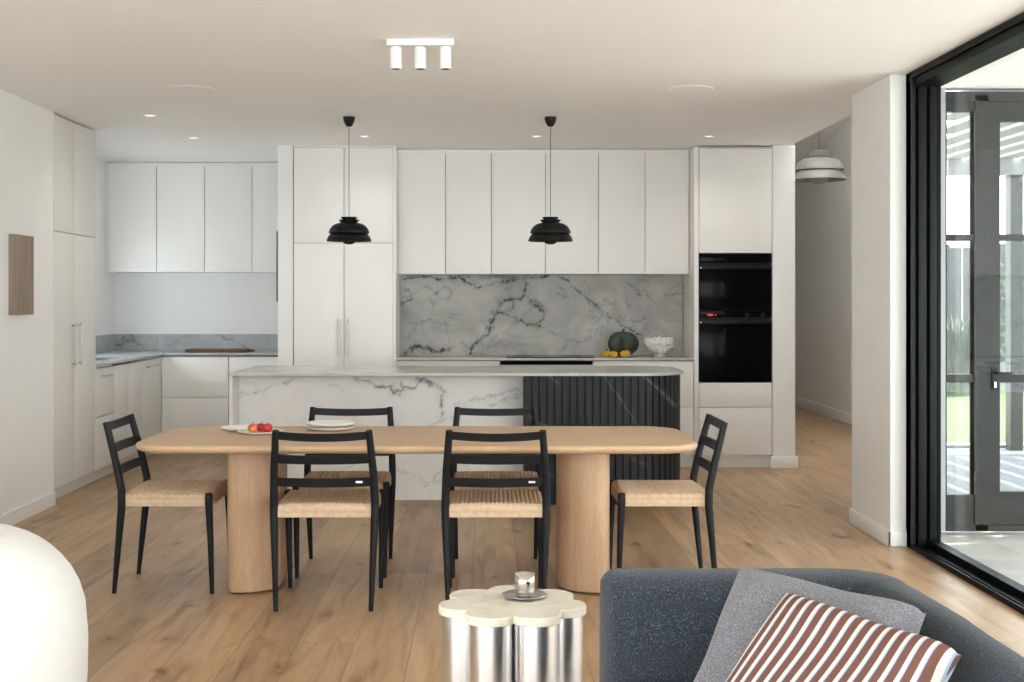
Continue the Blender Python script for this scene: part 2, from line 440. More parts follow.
# numpy value noise for vein warping
_rng = np.random.RandomState(3); _G = _rng.rand(128, 128)
def vnoise(x, y):
    xi = np.floor(x).astype(int); yi = np.floor(y).astype(int); fx = x-xi; fy = y-yi
    fx = fx*fx*(3-2*fx); fy = fy*fy*(3-2*fy)
    g = lambda a, b_: _G[a % 128, b_ % 128]
    return (g(xi, yi)*(1-fx)+g(xi+1, yi)*fx)*(1-fy)+(g(xi, yi+1)*(1-fx)+g(xi+1, yi+1)*fx)*fy
def fbm(x, y, o=4):
    v = 0; a = .5
    for i in range(o): v = v+a*vnoise(x*2**i+17.3*i, y*2**i+5.1*i); a *= .5
    return v
def veined_slab(name, x0, x1, z0, z1, yf, thick, veins, mat, parent=None, step=.007, to_xz=None):
    """upright slab whose front face is a fine grid carrying a vein mask"""
    nx = int((x1-x0)/step); nz = int((z1-z0)/step)
    X, Z = np.meshgrid(np.linspace(x0, x1, nx+1), np.linspace(z0, z1, nz+1), indexing='ij')
    wx = X+.05*(fbm(X*14, Z*14)-.47)+.050*(fbm(X*42+9, Z*42)-.47); wz = Z+.05*(fbm(X*14+40, Z*14+7)-.47)+.050*(fbm(X*42+70, Z*42)-.47)
    mask = np.zeros_like(X)
    brk = np.clip((fbm(X*22+3, Z*22+11)-.22)*3.2, .2, 1.15)
    for pts, w, dk in veins:
        w = w*.72
        P = [to_xz(*p) for p in pts]
        for (ax, az), (bx, bz) in zip(P, P[1:]):
            dx, dz = bx-ax, bz-az; L = dx*dx+dz*dz+1e-9
            t = np.clip(((wx-ax)*dx+(wz-az)*dz)/L, 0, 1)
            d = np.hypot(wx-(ax+t*dx), wz-(az+t*dz))
            ww = w*(.5+brk)
            mask = np.maximum(mask, np.clip(dk*brk*np.exp(-(d/ww)**2)+.2*dk*np.exp(-(d/(ww*4))**2), 0, 1))
    verts = np.stack([X.ravel(), np.full(X.size, yf), Z.ravel()], 1)
    i, j = np.meshgrid(np.arange(nx), np.arange(nz), indexing='ij'); a = (i*(nz+1)+j).ravel()
    quads = np.stack([a, a+nz+1, a+nz+2, a+1], 1)
    base = len(verts)
    bv = np.array([[x0, yf, z0], [x1, yf, z0], [x1, yf, z1], [x0, yf, z1], [x0, yf+thick, z0], [x1, yf+thick, z0], [x1, yf+thick, z1], [x0, yf+thick, z1]])
    V = np.vstack([verts, bv]); faces = quads.tolist()+[[base+a_ for a_ in f] for f in ((4, 7, 6, 5), (0, 4, 5, 1), (3, 2, 6, 7), (0, 3, 7, 4), (1, 5, 6, 2))]
    me = bpy.data.meshes.new(name); me.from_pydata(V.tolist(), [], faces)
    at = me.attributes.new('vein', 'FLOAT', 'POINT'); at.data.foreach_set('value', np.concatenate([mask.ravel(), np.zeros(8)]).astype(np.float32))
    me.materials.append(M(mat)); o = bpy.data.objects.new(name, me); COL.objects.link(o)
    if parent: o.parent = parent
    return o

CEIL = 2.70
YT = 10.70            # front plane of the tall cabinets
# ================================================================== SETTING
struct('floor', box(nb(), -3.8, 5.2, -2.6, 18.0, -.12, 0), 'floor_oak')
# cut: the floor only lies indoors, patio sits beside it (see patio below)
bpy.data.objects['floor'].data.clear_geometry()
bm = nb()
prism(bm, [(-3.8, -2.6), (2.56, -2.6), (2.56, 7.9), (2.72, 8.15), (4.24, 13.0), (4.24, 17.8), (-3.8, 17.8)], -.12, 0)
bm.to_mesh(bpy.data.objects['floor'].data); bm.free()

struct('ceiling', box(nb(), -3.8, 2.55, -2.6, 12.5, CEIL, CEIL+.15), 'ceiling_paint')
# left wall with its return beside the tall cabinet
struct('wall_left', prism(nb(), [(-2.97, 2.4), (-2.97, 8.79), (-3.7, 8.79), (-3.7, 8.67), (-3.09, 8.67), (-3.09, 2.4)], 0, CEIL), 'wall_paint')
bm = nb()
for y in (-2.5, -.9, .75, 2.34): box(bm, -3.06, -3.0, y, y+.06, 0, CEIL)
box(bm, -3.06, -3.0, -2.44, 2.34, 2.62, CEIL); box(bm, -3.06, -3.0, -2.44, 2.34, 0, .05)
w = struct('window_added_left', bm, 'window_black'); struct('pane', box(nb(), -3.033, -3.027, -2.44, 2.34, .05, 2.62), 'pane_glass', w)  # unseen window, added to bring more daylight into the room
struct('baseboard_left', box(nb(), -2.97, -2.955, 2.4, 8.79, 0, .09, .003), 'trim_paint', autos=30)
bm = nb()
box(bm, -3.7, -3.58, 8.79, 10.25, 0, CEIL); box(bm, -3.7, -3.58, 11.55, 12.47, 0, CEIL)
box(bm, -3.7, -3.58, 10.25, 11.55, 0, 1.12); box(bm, -3.7, -3.58, 10.25, 11.55, 1.72, CEIL)
struct('wall_left', bm, 'wall_paint')
bm = nb()
for d in ((10.25, 10.29, 1.12, 1.72), (11.51, 11.55, 1.12, 1.72), (10.29, 11.51, 1.12, 1.16), (10.29, 11.51, 1.68, 1.72)): box(bm, -3.67, -3.62, *d)
w = struct('window_2', bm, 'window_black'); struct('pane', box(nb(), -3.648, -3.642, 10.29, 11.51, 1.16, 1.68), 'pane_glass', w)
struct('wall_back', box(nb(), -3.7, -1.74, 12.35, 12.47, 0, CEIL), 'wall_paint')
struct('wall_back', box(nb(), -1.615, 2.40, 11.30, 11.42, 0, CEIL), 'wall_paint')
struct('wall_wing', box(nb(), -1.74, -1.615, YT, 12.35, 0, CEIL), 'wall_paint')
struct('wall_wing', box(nb(), 2.395, 2.584, YT, 11.42, 0, CEIL), 'wall_paint')
bm = nb(); box(bm, 2.375, 2.604, YT-.018, YT, 0, .10, .003); box(bm, 2.584, 2.60, YT, 17.5, 0, .10, .003)
struct('baseboard_wing', bm, 'trim_paint', autos=30)
# passage beyond the kitchen
struct('wall_hall', box(nb(), 2.47, 2.584, 11.42, 17.6, 0, 4.7), 'wall_paint')
struct('wall_hall', box(nb(), 4.12, 4.24, 13.0, 17.72, 0, 4.7), 'wall_paint')
struct('wall_hall', box(nb(), 2.47, 4.24, 17.6, 17.72, 0, 4.7), 'wall_paint')
struct('wall_hall', prism(nb(), [(2.60, 8.0), (4.12, 13.0), (4.20, 13.0), (2.70, 7.98)], 0, 4.9), 'wall_paint')
struct('baseboard_hall', box(nb(), 4.105, 4.12, 13.0, 17.6, 0, .12, .003), 'trim_paint', autos=30)
struct('wall_bulkhead', box(nb(), 2.43, 2.55, 7.3, 12.5, CEIL+.15, 4.9), 'wall_paint')
struct('wall_bulkhead', box(nb(), 2.55, 2.75, 7.9, 8.1, CEIL, 4.9), 'wall_paint')
hz = lambda y: 3.27-.168*(y-15.6)
def sloped(y0, y1, x0=2.43, x1=4.3):
    bm = nb(); a = []
    for y in (y0, y1):
        for dz in (0, .12): a.append([bm.verts.new((x0, y, hz(y)+dz)), bm.verts.new((x1, y, hz(y)+dz))])
    A, B, C_, D = a
    for f in ((A[0], A[1], C_[1], C_[0]), (B[0], B[1], D[1], D[0]), (A[0], A[1], B[1], B[0]), (C_[0], C_[1], D[1], D[0]), (A[0], B[0], D[0], C_[0]), (A[1], B[1], D[1], C_[1])): bm.faces.new(f)
    return bm
bm = sloped(7.9, 9.2); join(bm, sloped(12.4, 17.72)); join(bm, sloped(9.2, 12.4, 2.43, 2.6)); join(bm, sloped(9.2, 12.4, 4.0, 4.3))
struct('ceiling_hall', bm, 'ceiling_paint')
# pier between passage and sliding window
struct('wall_right', box(nb(), 2.315, 2.60, 7.33, 8.10, 0, CEIL), 'wall_paint')
bm = nb(); box(bm, 2.30, 2.315, 7.315, 8.115, 0, .09, .003); box(bm, 2.30, 2.405, 7.315, 7.33, 0, .09, .003)
struct('baseboard_right', bm, 'trim_paint', autos=30)
struct('wall_right', box(nb(), 2.60, 2.80, 7.80, 7.92, 0, 2.9), 'render_white')
struct('wall_right', box(nb(), 2.405, 2.60, -2.6, -2.1, 0, CEIL), 'wall_paint')
# wall behind the camera with a wide window
bm = nb(); box(bm, -3.09, -2.75, -2.62, -2.5, 0, CEIL); box(bm, 2.15, 2.6, -2.62, -2.5, 0, CEIL); box(bm, -2.75, 2.15, -2.62, -2.5, 2.62, CEIL)
struct('wall_rear', bm, 'wall_paint')
bm = nb()
for x in (-2.75, -1.15, .5, 2.09): box(bm, x, x+.06, -2.6, -2.54, 0, 2.62)
box(bm, -2.75, 2.15, -2.6, -2.54, 2.56, 2.62); box(bm, -2.75, 2.15, -2.6, -2.54, 0, .05)
w = struct('window_3', bm, 'window_black'); struct('pane', box(nb(), -2.7, 2.1, -2.574, -2.568, .05, 2.56), 'pane_glass', w)
# sliding window, black frame, right
bm = nb()
box(bm, 2.405, 2.418, 7.25, 7.33, 0, CEIL); box(bm, 2.405, 2.577, 7.30, 7.33, 0, CEIL)
box(bm, 2.405, 2.425, -2.1, 7.3, 2.665, CEIL); box(bm, 2.425, 2.58, -2.1, 7.3, 2.62, CEIL)
box(bm, 2.56, 2.577, 7.25, 7.3, 0, 2.62)
box(bm, 2.405, 2.58, -2.1, 7.3, 0, .012); box(bm, 2.405, 2.413, -2.1, 7.3, .012, .03); box(bm, 2.43, 2.437, -2.1, 7.3, .012, .03); box(bm, 2.50, 2.56, -2.1, 7.3, .012, .05)
w = struct('window_1', bm, 'window_black')
bm = nb(); box(bm, 2.455, 2.50, 7.262, 7.299, .012, 2.62, .003); box(bm, 2.515, 2.556, 7.25, 7.299, .05, 2.62, .003); box(bm, 2.405, 2.426, 7.335-.1, 7.329, .03, 2.66)
struct('jamb_channel', bm, 'window_grey', w, autos=30)
bm = nb(); box(bm, 2.527, 2.533, 2.6, 7.25, .05, 2.62); struct('pane', bm, 'pane_glass', w)
bm = nb(); box(bm, 2.487, 2.493, -2.1, 2.7, .05, 2.62); struct('pane', bm, 'pane_glass', w)
bm = nb(); box(bm, 2.51, 2.55, 2.56, 2.62, .05, 2.62); box(bm, 2.47, 2.508, 2.66, 2.72, .05, 2.62); struct('meeting_stile', bm, 'window_black', w)

# ---------------------------------------------------------------- outside
struct('floor_patio', box(nb(), 2.58, 12, -4, 7.90, -.14, -.02), 'patio_tile')
struct('ceiling_patio', box(nb(), 2.60, 5.6, -4, 7.90, 2.70, 2.9), 'ceiling_paint')
bm = nb(); prism(bm, [(2.75, 7.9), (4.32, 13.0), (4.32, 12.4), (14, 12.4), (14, 7.9)], -.14, -.03)
bm.free(); bm = nb(); prism(bm, [(2.75, 7.9), (14, 7.9), (14, 12.4), (4.15, 12.4)], -.14, -.03)
struct('floor_deck', bm, 'deck_grey')
struct('trim_1', box(nb(), 4.15, 16, 12.4, 12.6, -.14, 0), 'concrete')
lawn = obj('lawn', box(nb(), 4.3, 22, 12.6, 24, -.14, -.02), 'lawn_grass'); tag(lawn, 'bright green lawn beyond the deck outside', 'grass', kind='stuff')

struct('wall_light_blocker', box(nb(), 11.0, 11.2, -4, 13, -.14, 2.4), 'concrete')  # unseen wall, added to cut low side light onto the left wall
# glazed doors facing the camera outside the window
DY = 7.84
door = thing('glazed_door_set', 'dark grey framed glazed doors across the patio, seen through the big sliding window', 'door', (2.80, DY, 0))
door['kind'] = 'structure'; door.name = 'door_1'
def part(name, d, mat, parent, bev=0):
    return boxo(name, d, mat, parent, bev)
for p_ in ():
    pass
def fr_boxes(bm, x0, x1, z0, z1, st, top, bot, y0=-.03, y1=.03):
    box(bm, x0, x0+st, y0, y1, z0, z1, .002); box(bm, x1-st, x1, y0, y1, z0, z1, .002)
    box(bm, x0+st, x1-st, y0, y1, z1-top, z1); box(bm, x0+st, x1-st, y0, y1, z0, z0+bot)
bm = nb(); fr_boxes(bm, 0, .19, .04, 2.62, .012, .06, .18); box(bm, .012, .178, -.03, .03, .905, .955); box(bm, .012, .178, -.03, .03, 1.77, 1.81)
obj('side_panel', bm, 'door_grey', door)
bm = nb(); box(bm, .178, .262, -.045, .045, .0, 2.66, .002); box(bm, 0, 3.4, -.045, .045, 2.62, 2.68); box(bm, 0, 3.4, -.045, .045, 0, .04); obj('frame', bm, 'door_grey', door)
for i, x0 in enumerate((.262, 1.13, 2.06)):
    bm = nb(); fr_boxes(bm, x0, x0+.86, .04, 2.62, .075, .12, .20); box(bm, x0+.075, x0+.785, -.03, .03, .905, .955); box(bm, x0+.075, x0+.785, -.03, .03, 1.77, 1.81)
    lf = obj('door_leaf', bm, 'door_grey', door)
    gp = part('pane', (x0+.075, x0+.785, -.004, .004, .24, 2.5), 'pane_glass', lf)
    bm = nb(); hx = x0+.04; box(bm, hx-.016, hx+.016, -.04, -.03, .86, 1.0); tube(bm, [(hx, -.03, .965), (hx, -.075, .965), (hx+.09, -.075, .965)], .007); hd = obj('handle', bm, 'black_metal', lf)
    part('lock_cylinder', (hx-.006, hx+.006, -.048, -.04, .875, .91), 'steel', lf)
part('pane', (.012, .178, -.004, .004, .22, 2.56), 'pane_glass', door)

# slatted pergola roof over the deck
pg = thing('pergola', 'white slatted pergola roof above the grey deck outside', 'pergola', (8, 10.2, 0))
for x in (-3.0, 4.5):
    for y in (2.0,):
        part('post', (x, x+.12, y, y+.12, -.03, 2.6), 'door_grey', pg)
part('beam', (-3.6, 5.0, 2.0, 2.12, 2.6, 2.75), 'render_white', pg)
part('beam', (-5.0, 5.0, -2.25, -2.13, 2.6, 2.75), 'render_white', pg)
x = -4.9; k = 0
while x < 5.0:
    y1 = min(2.12, (8+x-2.75)*3.2-2.35-.2) if x < -3.6 else 2.12
    part('slat', (x, x+.18, -2.2, y1, 2.75, 2.775), 'render_white', pg); x += .25; k += 1

# boundary fence boards, rendered wall, plants
fb = thing('boundary_fence', 'tall grey board fence at the end of the lawn', 'fence', (10, 22, 0))
bm = nb(); x = -4.5
while x < 8: box(bm, x, x+.28, 0, .03, 0, 2.3); x += .3
obj('board_panel', bm, 'fence_grey', fb)
for x in (-4.5, -2.1, .3, 2.7, 5.1, 7.5): part('post', (x-.06, x+.06, -.05, .0, -.019, 2.35), 'fence_dark', fb)
gw = boxo('garden_wall', (5.5, 18, 21.2, 21.5, -.019, .40), 'render_white'); tag(gw, 'low white rendered garden wall in front of the board fence', 'wall')
def tuft(name, loc, n_, h, spread, mat, label, cat='plant', wdt=.02, group=None):
    bm = nb(); rnd = random.Random(int(loc[0]*100+loc[1]*10))
    for k in range(n_):
        a = rnd.random()*2*PI; r0 = rnd.random()*spread*.3; hh = h*(.6+.4*rnd.random()); lean = spread*(.3+.7*rnd.random())
        d = Vector((math.cos(a), math.sin(a), 0)); s = Vector((-d.y, d.x, 0)); prev = None
        for i in range(6):
            t = i/5; c = d*(r0+lean*t*t)+Vector((0, 0, hh*(t-.22*t*t*t))); w_ = wdt*(1-t)**.7
            pr = (bm.verts.new(c-s*w_), bm.verts.new(c+s*w_))
            if prev: bm.faces.new((prev[0], prev[1], pr[1], pr[0]))
            prev = pr
    o = obj(name, bm, mat); o.location = loc; return tag(o, label, cat, group)
tuft('ornamental_grass', (7.0, 19.0, -.019), 420, 1.6, .6, 'reed_green', 'tall feathery ornamental grass in the gap left of the outside door mullion')
tuft('strappy_plant', (8.7, 19.2, -.019), 160, .6, .5, 'leaf_green', 'low strappy green plant on the lawn edge behind the grass', wdt=.03)
vp = thing('vine_screen', 'grey panel screen with a climbing vine behind the glazed door leaf', 'screen', (8.15, 20.0, -.019))
part('panel', (-.25, 3.6, .05, .09, .45, 2.3), 'fence_grey', vp); part('post', (.0, .25, -.02, .05, 0, 2.4), 'fence_dark', vp)
bm = nb(); rnd = random.Random(5)
for k in range(420):
    c = Vector((.1+rnd.gauss(0, .1)+.12*math.sin(k*.05), -.06-rnd.random()*.06, .5+1.7*rnd.random())); a = rnd.random()*PI; s = .03+.02*rnd.random()
    u = Vector((math.cos(a), .3, math.sin(a)))*s; v = Vector((-math.sin(a), .2, math.cos(a)))*s*.6
    bm.faces.new([bm.verts.new(c-u), bm.verts.new(c-v), bm.verts.new(c+u), bm.verts.new(c+v)])
obj('vine', bm, 'leaf_green', vp)

# ================================================================== TALL CABINET, left wall
def door_panel(name, d, parent, mat='cabinet_white'): return boxo(name, d, mat, parent, .0015)
def bar_handle_v(parent, x, y, z0, z1, nx, ny, r=.006):
    """vertical bar standing off along (nx, ny)"""
    bm = nb(); o_ = .035
    tube(bm, [(x+nx*o_, y+ny*o_, z0), (x+nx*o_, y+ny*o_, z1)], r, 10)
    for z in (z0+.02, z1-.02): tube(bm, [(x, y, z), (x+nx*o_, y+ny*o_, z)], r*1.25, 8)
    return obj('handle', bm, 'handle_metal', parent, smooth=False)
def bar_handle_h(parent, p, q, nx, ny, r=.005):
    bm = nb(); o_ = .03; P = Vector(p); Q = Vector(q); N = Vector((nx, ny, 0))*o_
    tube(bm, [P+N, Q+N], r, 10)
    for t in (.06, .94):
        c = P.lerp(Q, t); tube(bm, [c, c+N], r*1.2, 8)
    return obj('handle', bm, 'handle_metal', parent)
XL = -2.97
t = thing('tall_cabinet', 'tall floor-to-ceiling grey-white cabinet built into the left wall with two long bar handles', 'cabinet', (XL, 8.8, 0))
Y0, Y1, Ym = 8.8, 9.74, 9.24
part('body', (-.60, -.02, 0, .923, .11, 2.69), 'cabinet_inner', t)
part('kickboard', (-.60, -.075, 0, .94, 0, .11), 'cabinet_left', t)
part('end_panel', (-.60, 0, .924, .94, .11, 2.69), 'cabinet_left', t)
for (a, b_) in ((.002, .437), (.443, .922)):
    door_panel('upper_door', (-.02, 0, a, b_, 1.885, 2.685), t, 'cabinet_left')
    lo = door_panel('lower_door', (-.02, 0, a, b_, .11, 1.879), t, 'cabinet_left')
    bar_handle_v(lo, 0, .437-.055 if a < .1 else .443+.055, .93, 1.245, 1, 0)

# base units on the left of the recess
def base_left(y0, y1, label, kind):
    t = thing('base_cabinet', label, 'cabinet', (XL, y0, 0)); L = y1-y0
    part('body', (-.59, -.02, 0, L, .11, .69 if kind == 'pair' else .89), 'cabinet_inner', t); part('kickboard', (-.59, -.075, 0, L, 0, .11), 'cabinet_left', t)
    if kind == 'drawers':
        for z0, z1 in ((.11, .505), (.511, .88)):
            d = door_panel('drawer', (-.02, 0, .002, L-.003, z0, z1), t, 'cabinet_left'); bar_handle_h(d, (0, .14, z1-.06), (0, L-.14, z1-.06), 1, 0)
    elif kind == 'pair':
        door_panel('door', (-.02, 0, .003, L/2-.003, .11, .88), t, 'cabinet_left'); door_panel('door', (-.02, 0, L/2+.003, L-.003, .11, .88), t, 'cabinet_left')
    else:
        d = door_panel('door', (-.02, 0, .003, L-.003, .11, .88), t, 'cabinet_left'); bar_handle_h(d, (0, .12, .82), (0, L-.12, .82), 1, 0)
    return t
base_left(9.745, 10.23, 'base cabinet of two handled drawers beside the tall left cabinet', 'drawers')
base_left(10.23, 11.06, 'handleless two-door base cabinet between the drawers and the integrated appliance door', 'pair')
t = base_left(11.06, 11.66, 'base cabinet with one high bar handle at the inner corner of the recess', 'single')
part('corner_filler', (-.60, 0, .602, .66, 0, .89), 'cabinet_left', t)
YB = 11.72
def base_back(name, x0, x1, yf, yb, splits, label, kick=.11, top=.89, slot=None, ztop=.885):
    t = thing(name, label, 'cabinet', (x0, yf, 0)); L = x1-x0
    part('body', (0, L, .02, yb-yf, kick, top), 'cabinet_inner', t); part('kickboard', (0, L, .06, yb-yf, 0, kick), 'cabinet_white', t)
    zs = [kick]+list(splits)+[ztop]
    for a, b_ in zip(zs, zs[1:]): door_panel('drawer', (.0025, L-.0025, 0, .02, a+.003, b_-.003), t)
    return t
base_back('base_cabinet', -2.969, -2.358, YB, 12.33, [.51], 'white two-drawer base cabinet left of the island end in the recess')
base_back('base_cabinet', -2.355, -1.745, YB, 12.33, [.51], 'white two-drawer base cabinet against the recess side of the white wing wall')
# worktop and splash in the recess
bm = nb()
# left run with a sink cut-out, made of strips
sx0, sx1, sy0, sy1 = -3.50, -3.10, 10.35, 10.95
for d in ((-3.578, sx0, 9.745, 12.348), (sx1, -2.95, 9.745, 12.348), (sx0, sx1, 9.745, sy0), (sx0, sx1, sy1, 12.348), (-2.95, -1.742, 11.70, 12.348)): box(bm, *d, .90, .92)
o = obj('stone_worktop', bm, 'marble_recess'); tag(o, 'grey marble L-shaped worktop in the left recess', 'worktop')
sink = thing('sink', 'grey undermount sink bowl sunk in the left worktop', 'sink', (-3.30, 10.65, 0))
bm = nb(); box(bm, -.2, .2, -.3, .3, .70, .705); box(bm, -.205, -.2, -.3, .3, .70, .899); box(bm, .2, .205, -.3, .3, .70, .899); box(bm, -.205, .205, -.305, -.3, .70, .899); box(bm, -.205, .205, .3, .305, .70, .899)
obj('bowl', bm, 'sink_steel', sink); bm = nb(); lathe(bm, [(0, .71), (.04, .71), (.045, .705)], 20); obj('drain', bm, 'steel', sink)
def px_wall(Y):
    s = 1280/Y
    return lambda x, y: ((x-486)/s, 1.415-(y-299)/s)
o = veined_slab('stone_splashback', -3.578, -1.742, .921, 1.077, 12.335, .013, [([(118, 346), (125, 340), (135, 341), (143, 346)], .006, .9), ([(122, 337), (130, 335), (138, 343)], .005, .8), ([(215, 334), (235, 342), (250, 349)], .005, .5), ([(165, 337), (180, 342)], .004, .35)], 'marble_recess', None, .008, px_wall(12.335))
tag(o, 'low grey marble upstand along the back of the recess', 'splashback')
o = boxo('stone_splashback', (-3.578, -3.565, 9.745, 12.334, .921, 1.077), 'marble_recess'); tag(o, 'low grey marble upstand on the left side wall beside the tall cabinet', 'splashback')
# cutting board
t = thing('cutting_board', 'dark rustic wooden chopping board lying on the recess worktop', 'cutting board', (-2.50, 12.0, .92))
bm = nb(); outl = lambda i: [(x+.012*math.sin(9*y+3*x), y) for x, y in rrect(-.29, .27, -.13, .12, (.05, .03, .06, .04), i)]
stack(bm, outl, [(.004, 0), (0, .005), (0, .022), (.005, .027)]); bd = obj('board', bm, 'board_wood', t, autos=40)
bm = nb(); stack(bm, lambda i: rrect(.26, .33, -.03, .03, (.02,)*4, i), [(.003, .003), (0, .006), (0, .02), (.003, .024)]); obj('grip', bm, 'board_wood', t, autos=40)
# recess wall cabinets
YW = 12.0
def wall_unit(x0, x1, yf, yb, z0, z1, cuts, label, gap=.0035):
    t = thing('wall_cabinet', label, 'cabinet', (x0, yf, 0)); L = x1-x0
    part('body', (-.0004, L+.0004, .02, yb-yf, z0+.004, z1), 'cabinet_inner', t)
    cs = [0]+[c-x0 for c in cuts]+[L]
    for a, b_ in zip(cs, cs[1:]): door_panel('door', (a+gap, b_-gap, 0, .02, z0, z1-.03), t)
    part('bottom_panel', (.002, L-.002, .021, yb-yf, z0, z0+.004), 'cabinet_white', t)
    part('top_trim', (0, L, .012, .02, z1-.029, z1+.005), 'cabinet_white', t)
    return t
f = lambda x, s: (x-486)/s
S = 106.67
wall_unit(f(109, S), f(204.5, S), YW, 12.345, 1.668, 2.69, [f(156.5, S)], 'white two-door wall cabinet in the left half of the recess')
wall_unit(f(204.5, S)+.001, -1.743, YW, 12.345, 1.668, 2.69, [f(252, S)], 'white two-door wall cabinet in the right half of the recess beside the wing wall')
o = boxo('cabinet_filler', (-3.578, f(109, S)-.002, YW+.03, 12.34, 1.668, 2.69), 'cabinet_white'); tag(o, 'narrow white filler between the recess side wall and the first wall cabinet', 'panel')
# thin black frame on the wing wall side
t = thing('wall_mounted_screen', 'thin black wall panel seen edge-on at the left side of the white wing wall', 'screen', (-1.742, 10.95, 1.39))
part('housing', (-.03, 0, -.12, .12, 0, .60), 'black_metal', t, .003); part('glass_face', (-.0325, -.03, -.11, .11, .01, .59), 'glossy_black', t)

# ================================================================== CENTRAL TALL PANTRY
x0, x1 = -1.611, -.753
t = thing('tall_cabinet', 'tall white central pantry with four doors, left of the marble splashback', 'cabinet', (x0, YT, 0)); L = x1-x0; xm = -1.187-x0
part('body', (0, L-.025, .02, .595, .11, 2.69), 'cabinet_inner', t); part('kickboard', (0, L-.025, .06, .595, 0, .11), 'cabinet_white', t)
part('end_panel', (L-.024, L, 0, .595, 0, 2.69), 'cabinet_white', t); part('top_trim', (0, L, .005, .02, 2.686, 2.699), 'cabinet_white', t)
for a, b_ in ((.004, xm-.003), (xm+.003, L-.027)):
    door_panel('upper_door', (a, b_, 0, .02, 1.886, 2.68), t); lo = door_panel('lower_door', (a, b_, 0, .02, .11, 1.880), t)
    bar_handle_v(lo, xm-.034 if a < .1 else xm+.034, 0, .93, 1.25, 0, -1)
# ================================================================== MAIN WALL CABINETS
S = 116.9; YW2 = 10.95
X = [f(v, S) for v in (398, 445.5, 491.5, 545.5, 598.5, 645)]+[1.738]
wall_unit(X[0], X[2]-.001, YW2, 11.295, 1.629, 2.69, [X[1]], 'white two-door wall cabinet above the marble splashback, next to the tall pantry')
wall_unit(X[2], X[4]-.001, YW2, 11.295, 1.629, 2.69, [X[3]], 'middle white two-door wall cabinet above the hob, behind the right black pendant')
wall_unit(X[4], X[6], YW2, 11.295, 1.629, 2.69, [X[5]], 'white two-door wall cabinet above the squash and white bowl, next to the oven tower')
# base units under the back worktop
XB = (-.750, f(500, 119.6), f(593, 119.6), 1.737)
base_back('base_cabinet', XB[0], XB[1]-.002, YT, 11.29, [.51, .87], 'white base drawers behind the island, beside the tall pantry', ztop=.898)
t = base_back('base_cabinet', XB[1], XB[2]-.002, YT, 11.29, [.51], 'white base drawers under the black hob with a black finger-pull slot', ztop=.862)
part('finger_slot', (0.004, XB[2]-XB[1]-.006, .004, .02, .865, .893), 'glossy_black', t)
base_back('base_cabinet', XB[2], XB[3], YT, 11.29, [.51], 'white two-drawer base cabinet between island end and oven tower', ztop=.898)
o = boxo('stone_worktop', (-.751, 1.737, YT-.01, 11.285, .901, .92), 'marble_top', None, .002); tag(o, 'grey stone worktop along the main back wall under the splashback', 'worktop')
P = [
 ([(470, 354), (472, 347), (478, 340), (488, 334), (491, 325), (494, 318), (500, 312), (510, 316), (520, 320), (530, 325), (538, 327)], .010, .95),
 ([(490, 316), (498, 311), (500, 302), (508, 300), (518, 298), (524, 296), (534, 304), (540, 310), (545, 316), (540, 322), (532, 326)], .009, .9),
 ([(524, 296), (526, 288), (528, 280)], .010, .85), ([(486, 330), (491, 325), (493, 320)], .018, .8), ([(528, 300), (533, 306)], .018, .6),
 ([(396, 282), (410, 279), (430, 277), (445, 280), (458, 276), (465, 282), (478, 287), (490, 284), (505, 281), (520, 279), (540, 278), (550, 274)], .009, .8),
 ([(505, 282), (518, 276), (527, 280)], .012, .7), ([(396, 276), (440, 274.5), (500, 276), (548, 275)], .02, .45),
 ([(407, 354), (409, 349), (416, 346), (428, 349), (437, 352), (448, 350), (452, 347)], .011, .95), ([(412, 350), (420, 345), (430, 350)], .009, .7),
 ([(559, 276), (570, 284), (583, 295), (597, 306), (604, 313), (620, 323), (633, 331), (642, 336)], .006, .85), ([(556, 283), (575, 295), (600, 308)], .004, .4),
 ([(402, 290), (410, 292), (412, 298), (405, 303), (398, 303)], .009, .6), ([(437, 294), (443, 288), (450, 290), (451, 294), (446, 298)], .007, .6),
 ([(625, 283), (632, 286), (640, 293), (650, 298)], .007, .55), ([(512, 300), (514, 307), (508, 312), (500, 310)], .007, .75),
 ([(410, 322), (430, 321), (450, 326)], .006, .4), ([(672, 288), (682, 284), (684, 292), (674, 296), (665, 294)], .007, .55), ([(674, 312), (684, 315), (688, 308)], .006, .5),
 ([(620, 316), (632, 322), (640, 322), (645, 316)], .007, .5), ([(500, 318), (540, 328), (580, 342)], .004, .4), ([(555, 352), (590, 338), (600, 345)], .006, .3), ([(535, 300), (545, 312)], .012, .5)]
o = veined_slab('stone_splashback', -.751, 1.737, .921, 1.628, 11.285, .012, P, 'marble_splash', None, .0062, px_wall(11.285)); tag(o, 'tall grey marble splashback with dark jagged veins behind the hob', 'splashback')
# hob and outlet
t = thing('hob', 'flat black glass hob set on the back worktop', 'hob', (f(550, 118), 10.99, .92))
bm = nb(); stack(bm, lambda i: rrect(-.37, .37, -.22, .22, (.01,)*4, i), [(0, 0), (0, .005), (.002, .007)]); hb = obj('glass_plate', bm, 'glossy_black', t)
for x, y in ((-.22, .1), (-.22, -.1), (.2, .1), (.2, -.1)):
    bm = nb(); lathe(bm, [(.075, .0072), (.078, .0072), (.078, .0078), (.075, .0078)], 28, (x, y), closed=True); obj('cooking_zone', bm, 'oven_trim', t)
t = thing('power_outlet', 'slim white power outlet at the right end of the splashback', 'outlet', (f(686.3, 113.5), 11.284, 1.0))
part('plate', (-.012, .012, -.006, 0, .02, .14), 'plastic_white', t, .002)
for z in (.05, .095): part('socket', (-.006, .006, -.0075, -.006, z, z+.02), 'cabinet_inner', t)

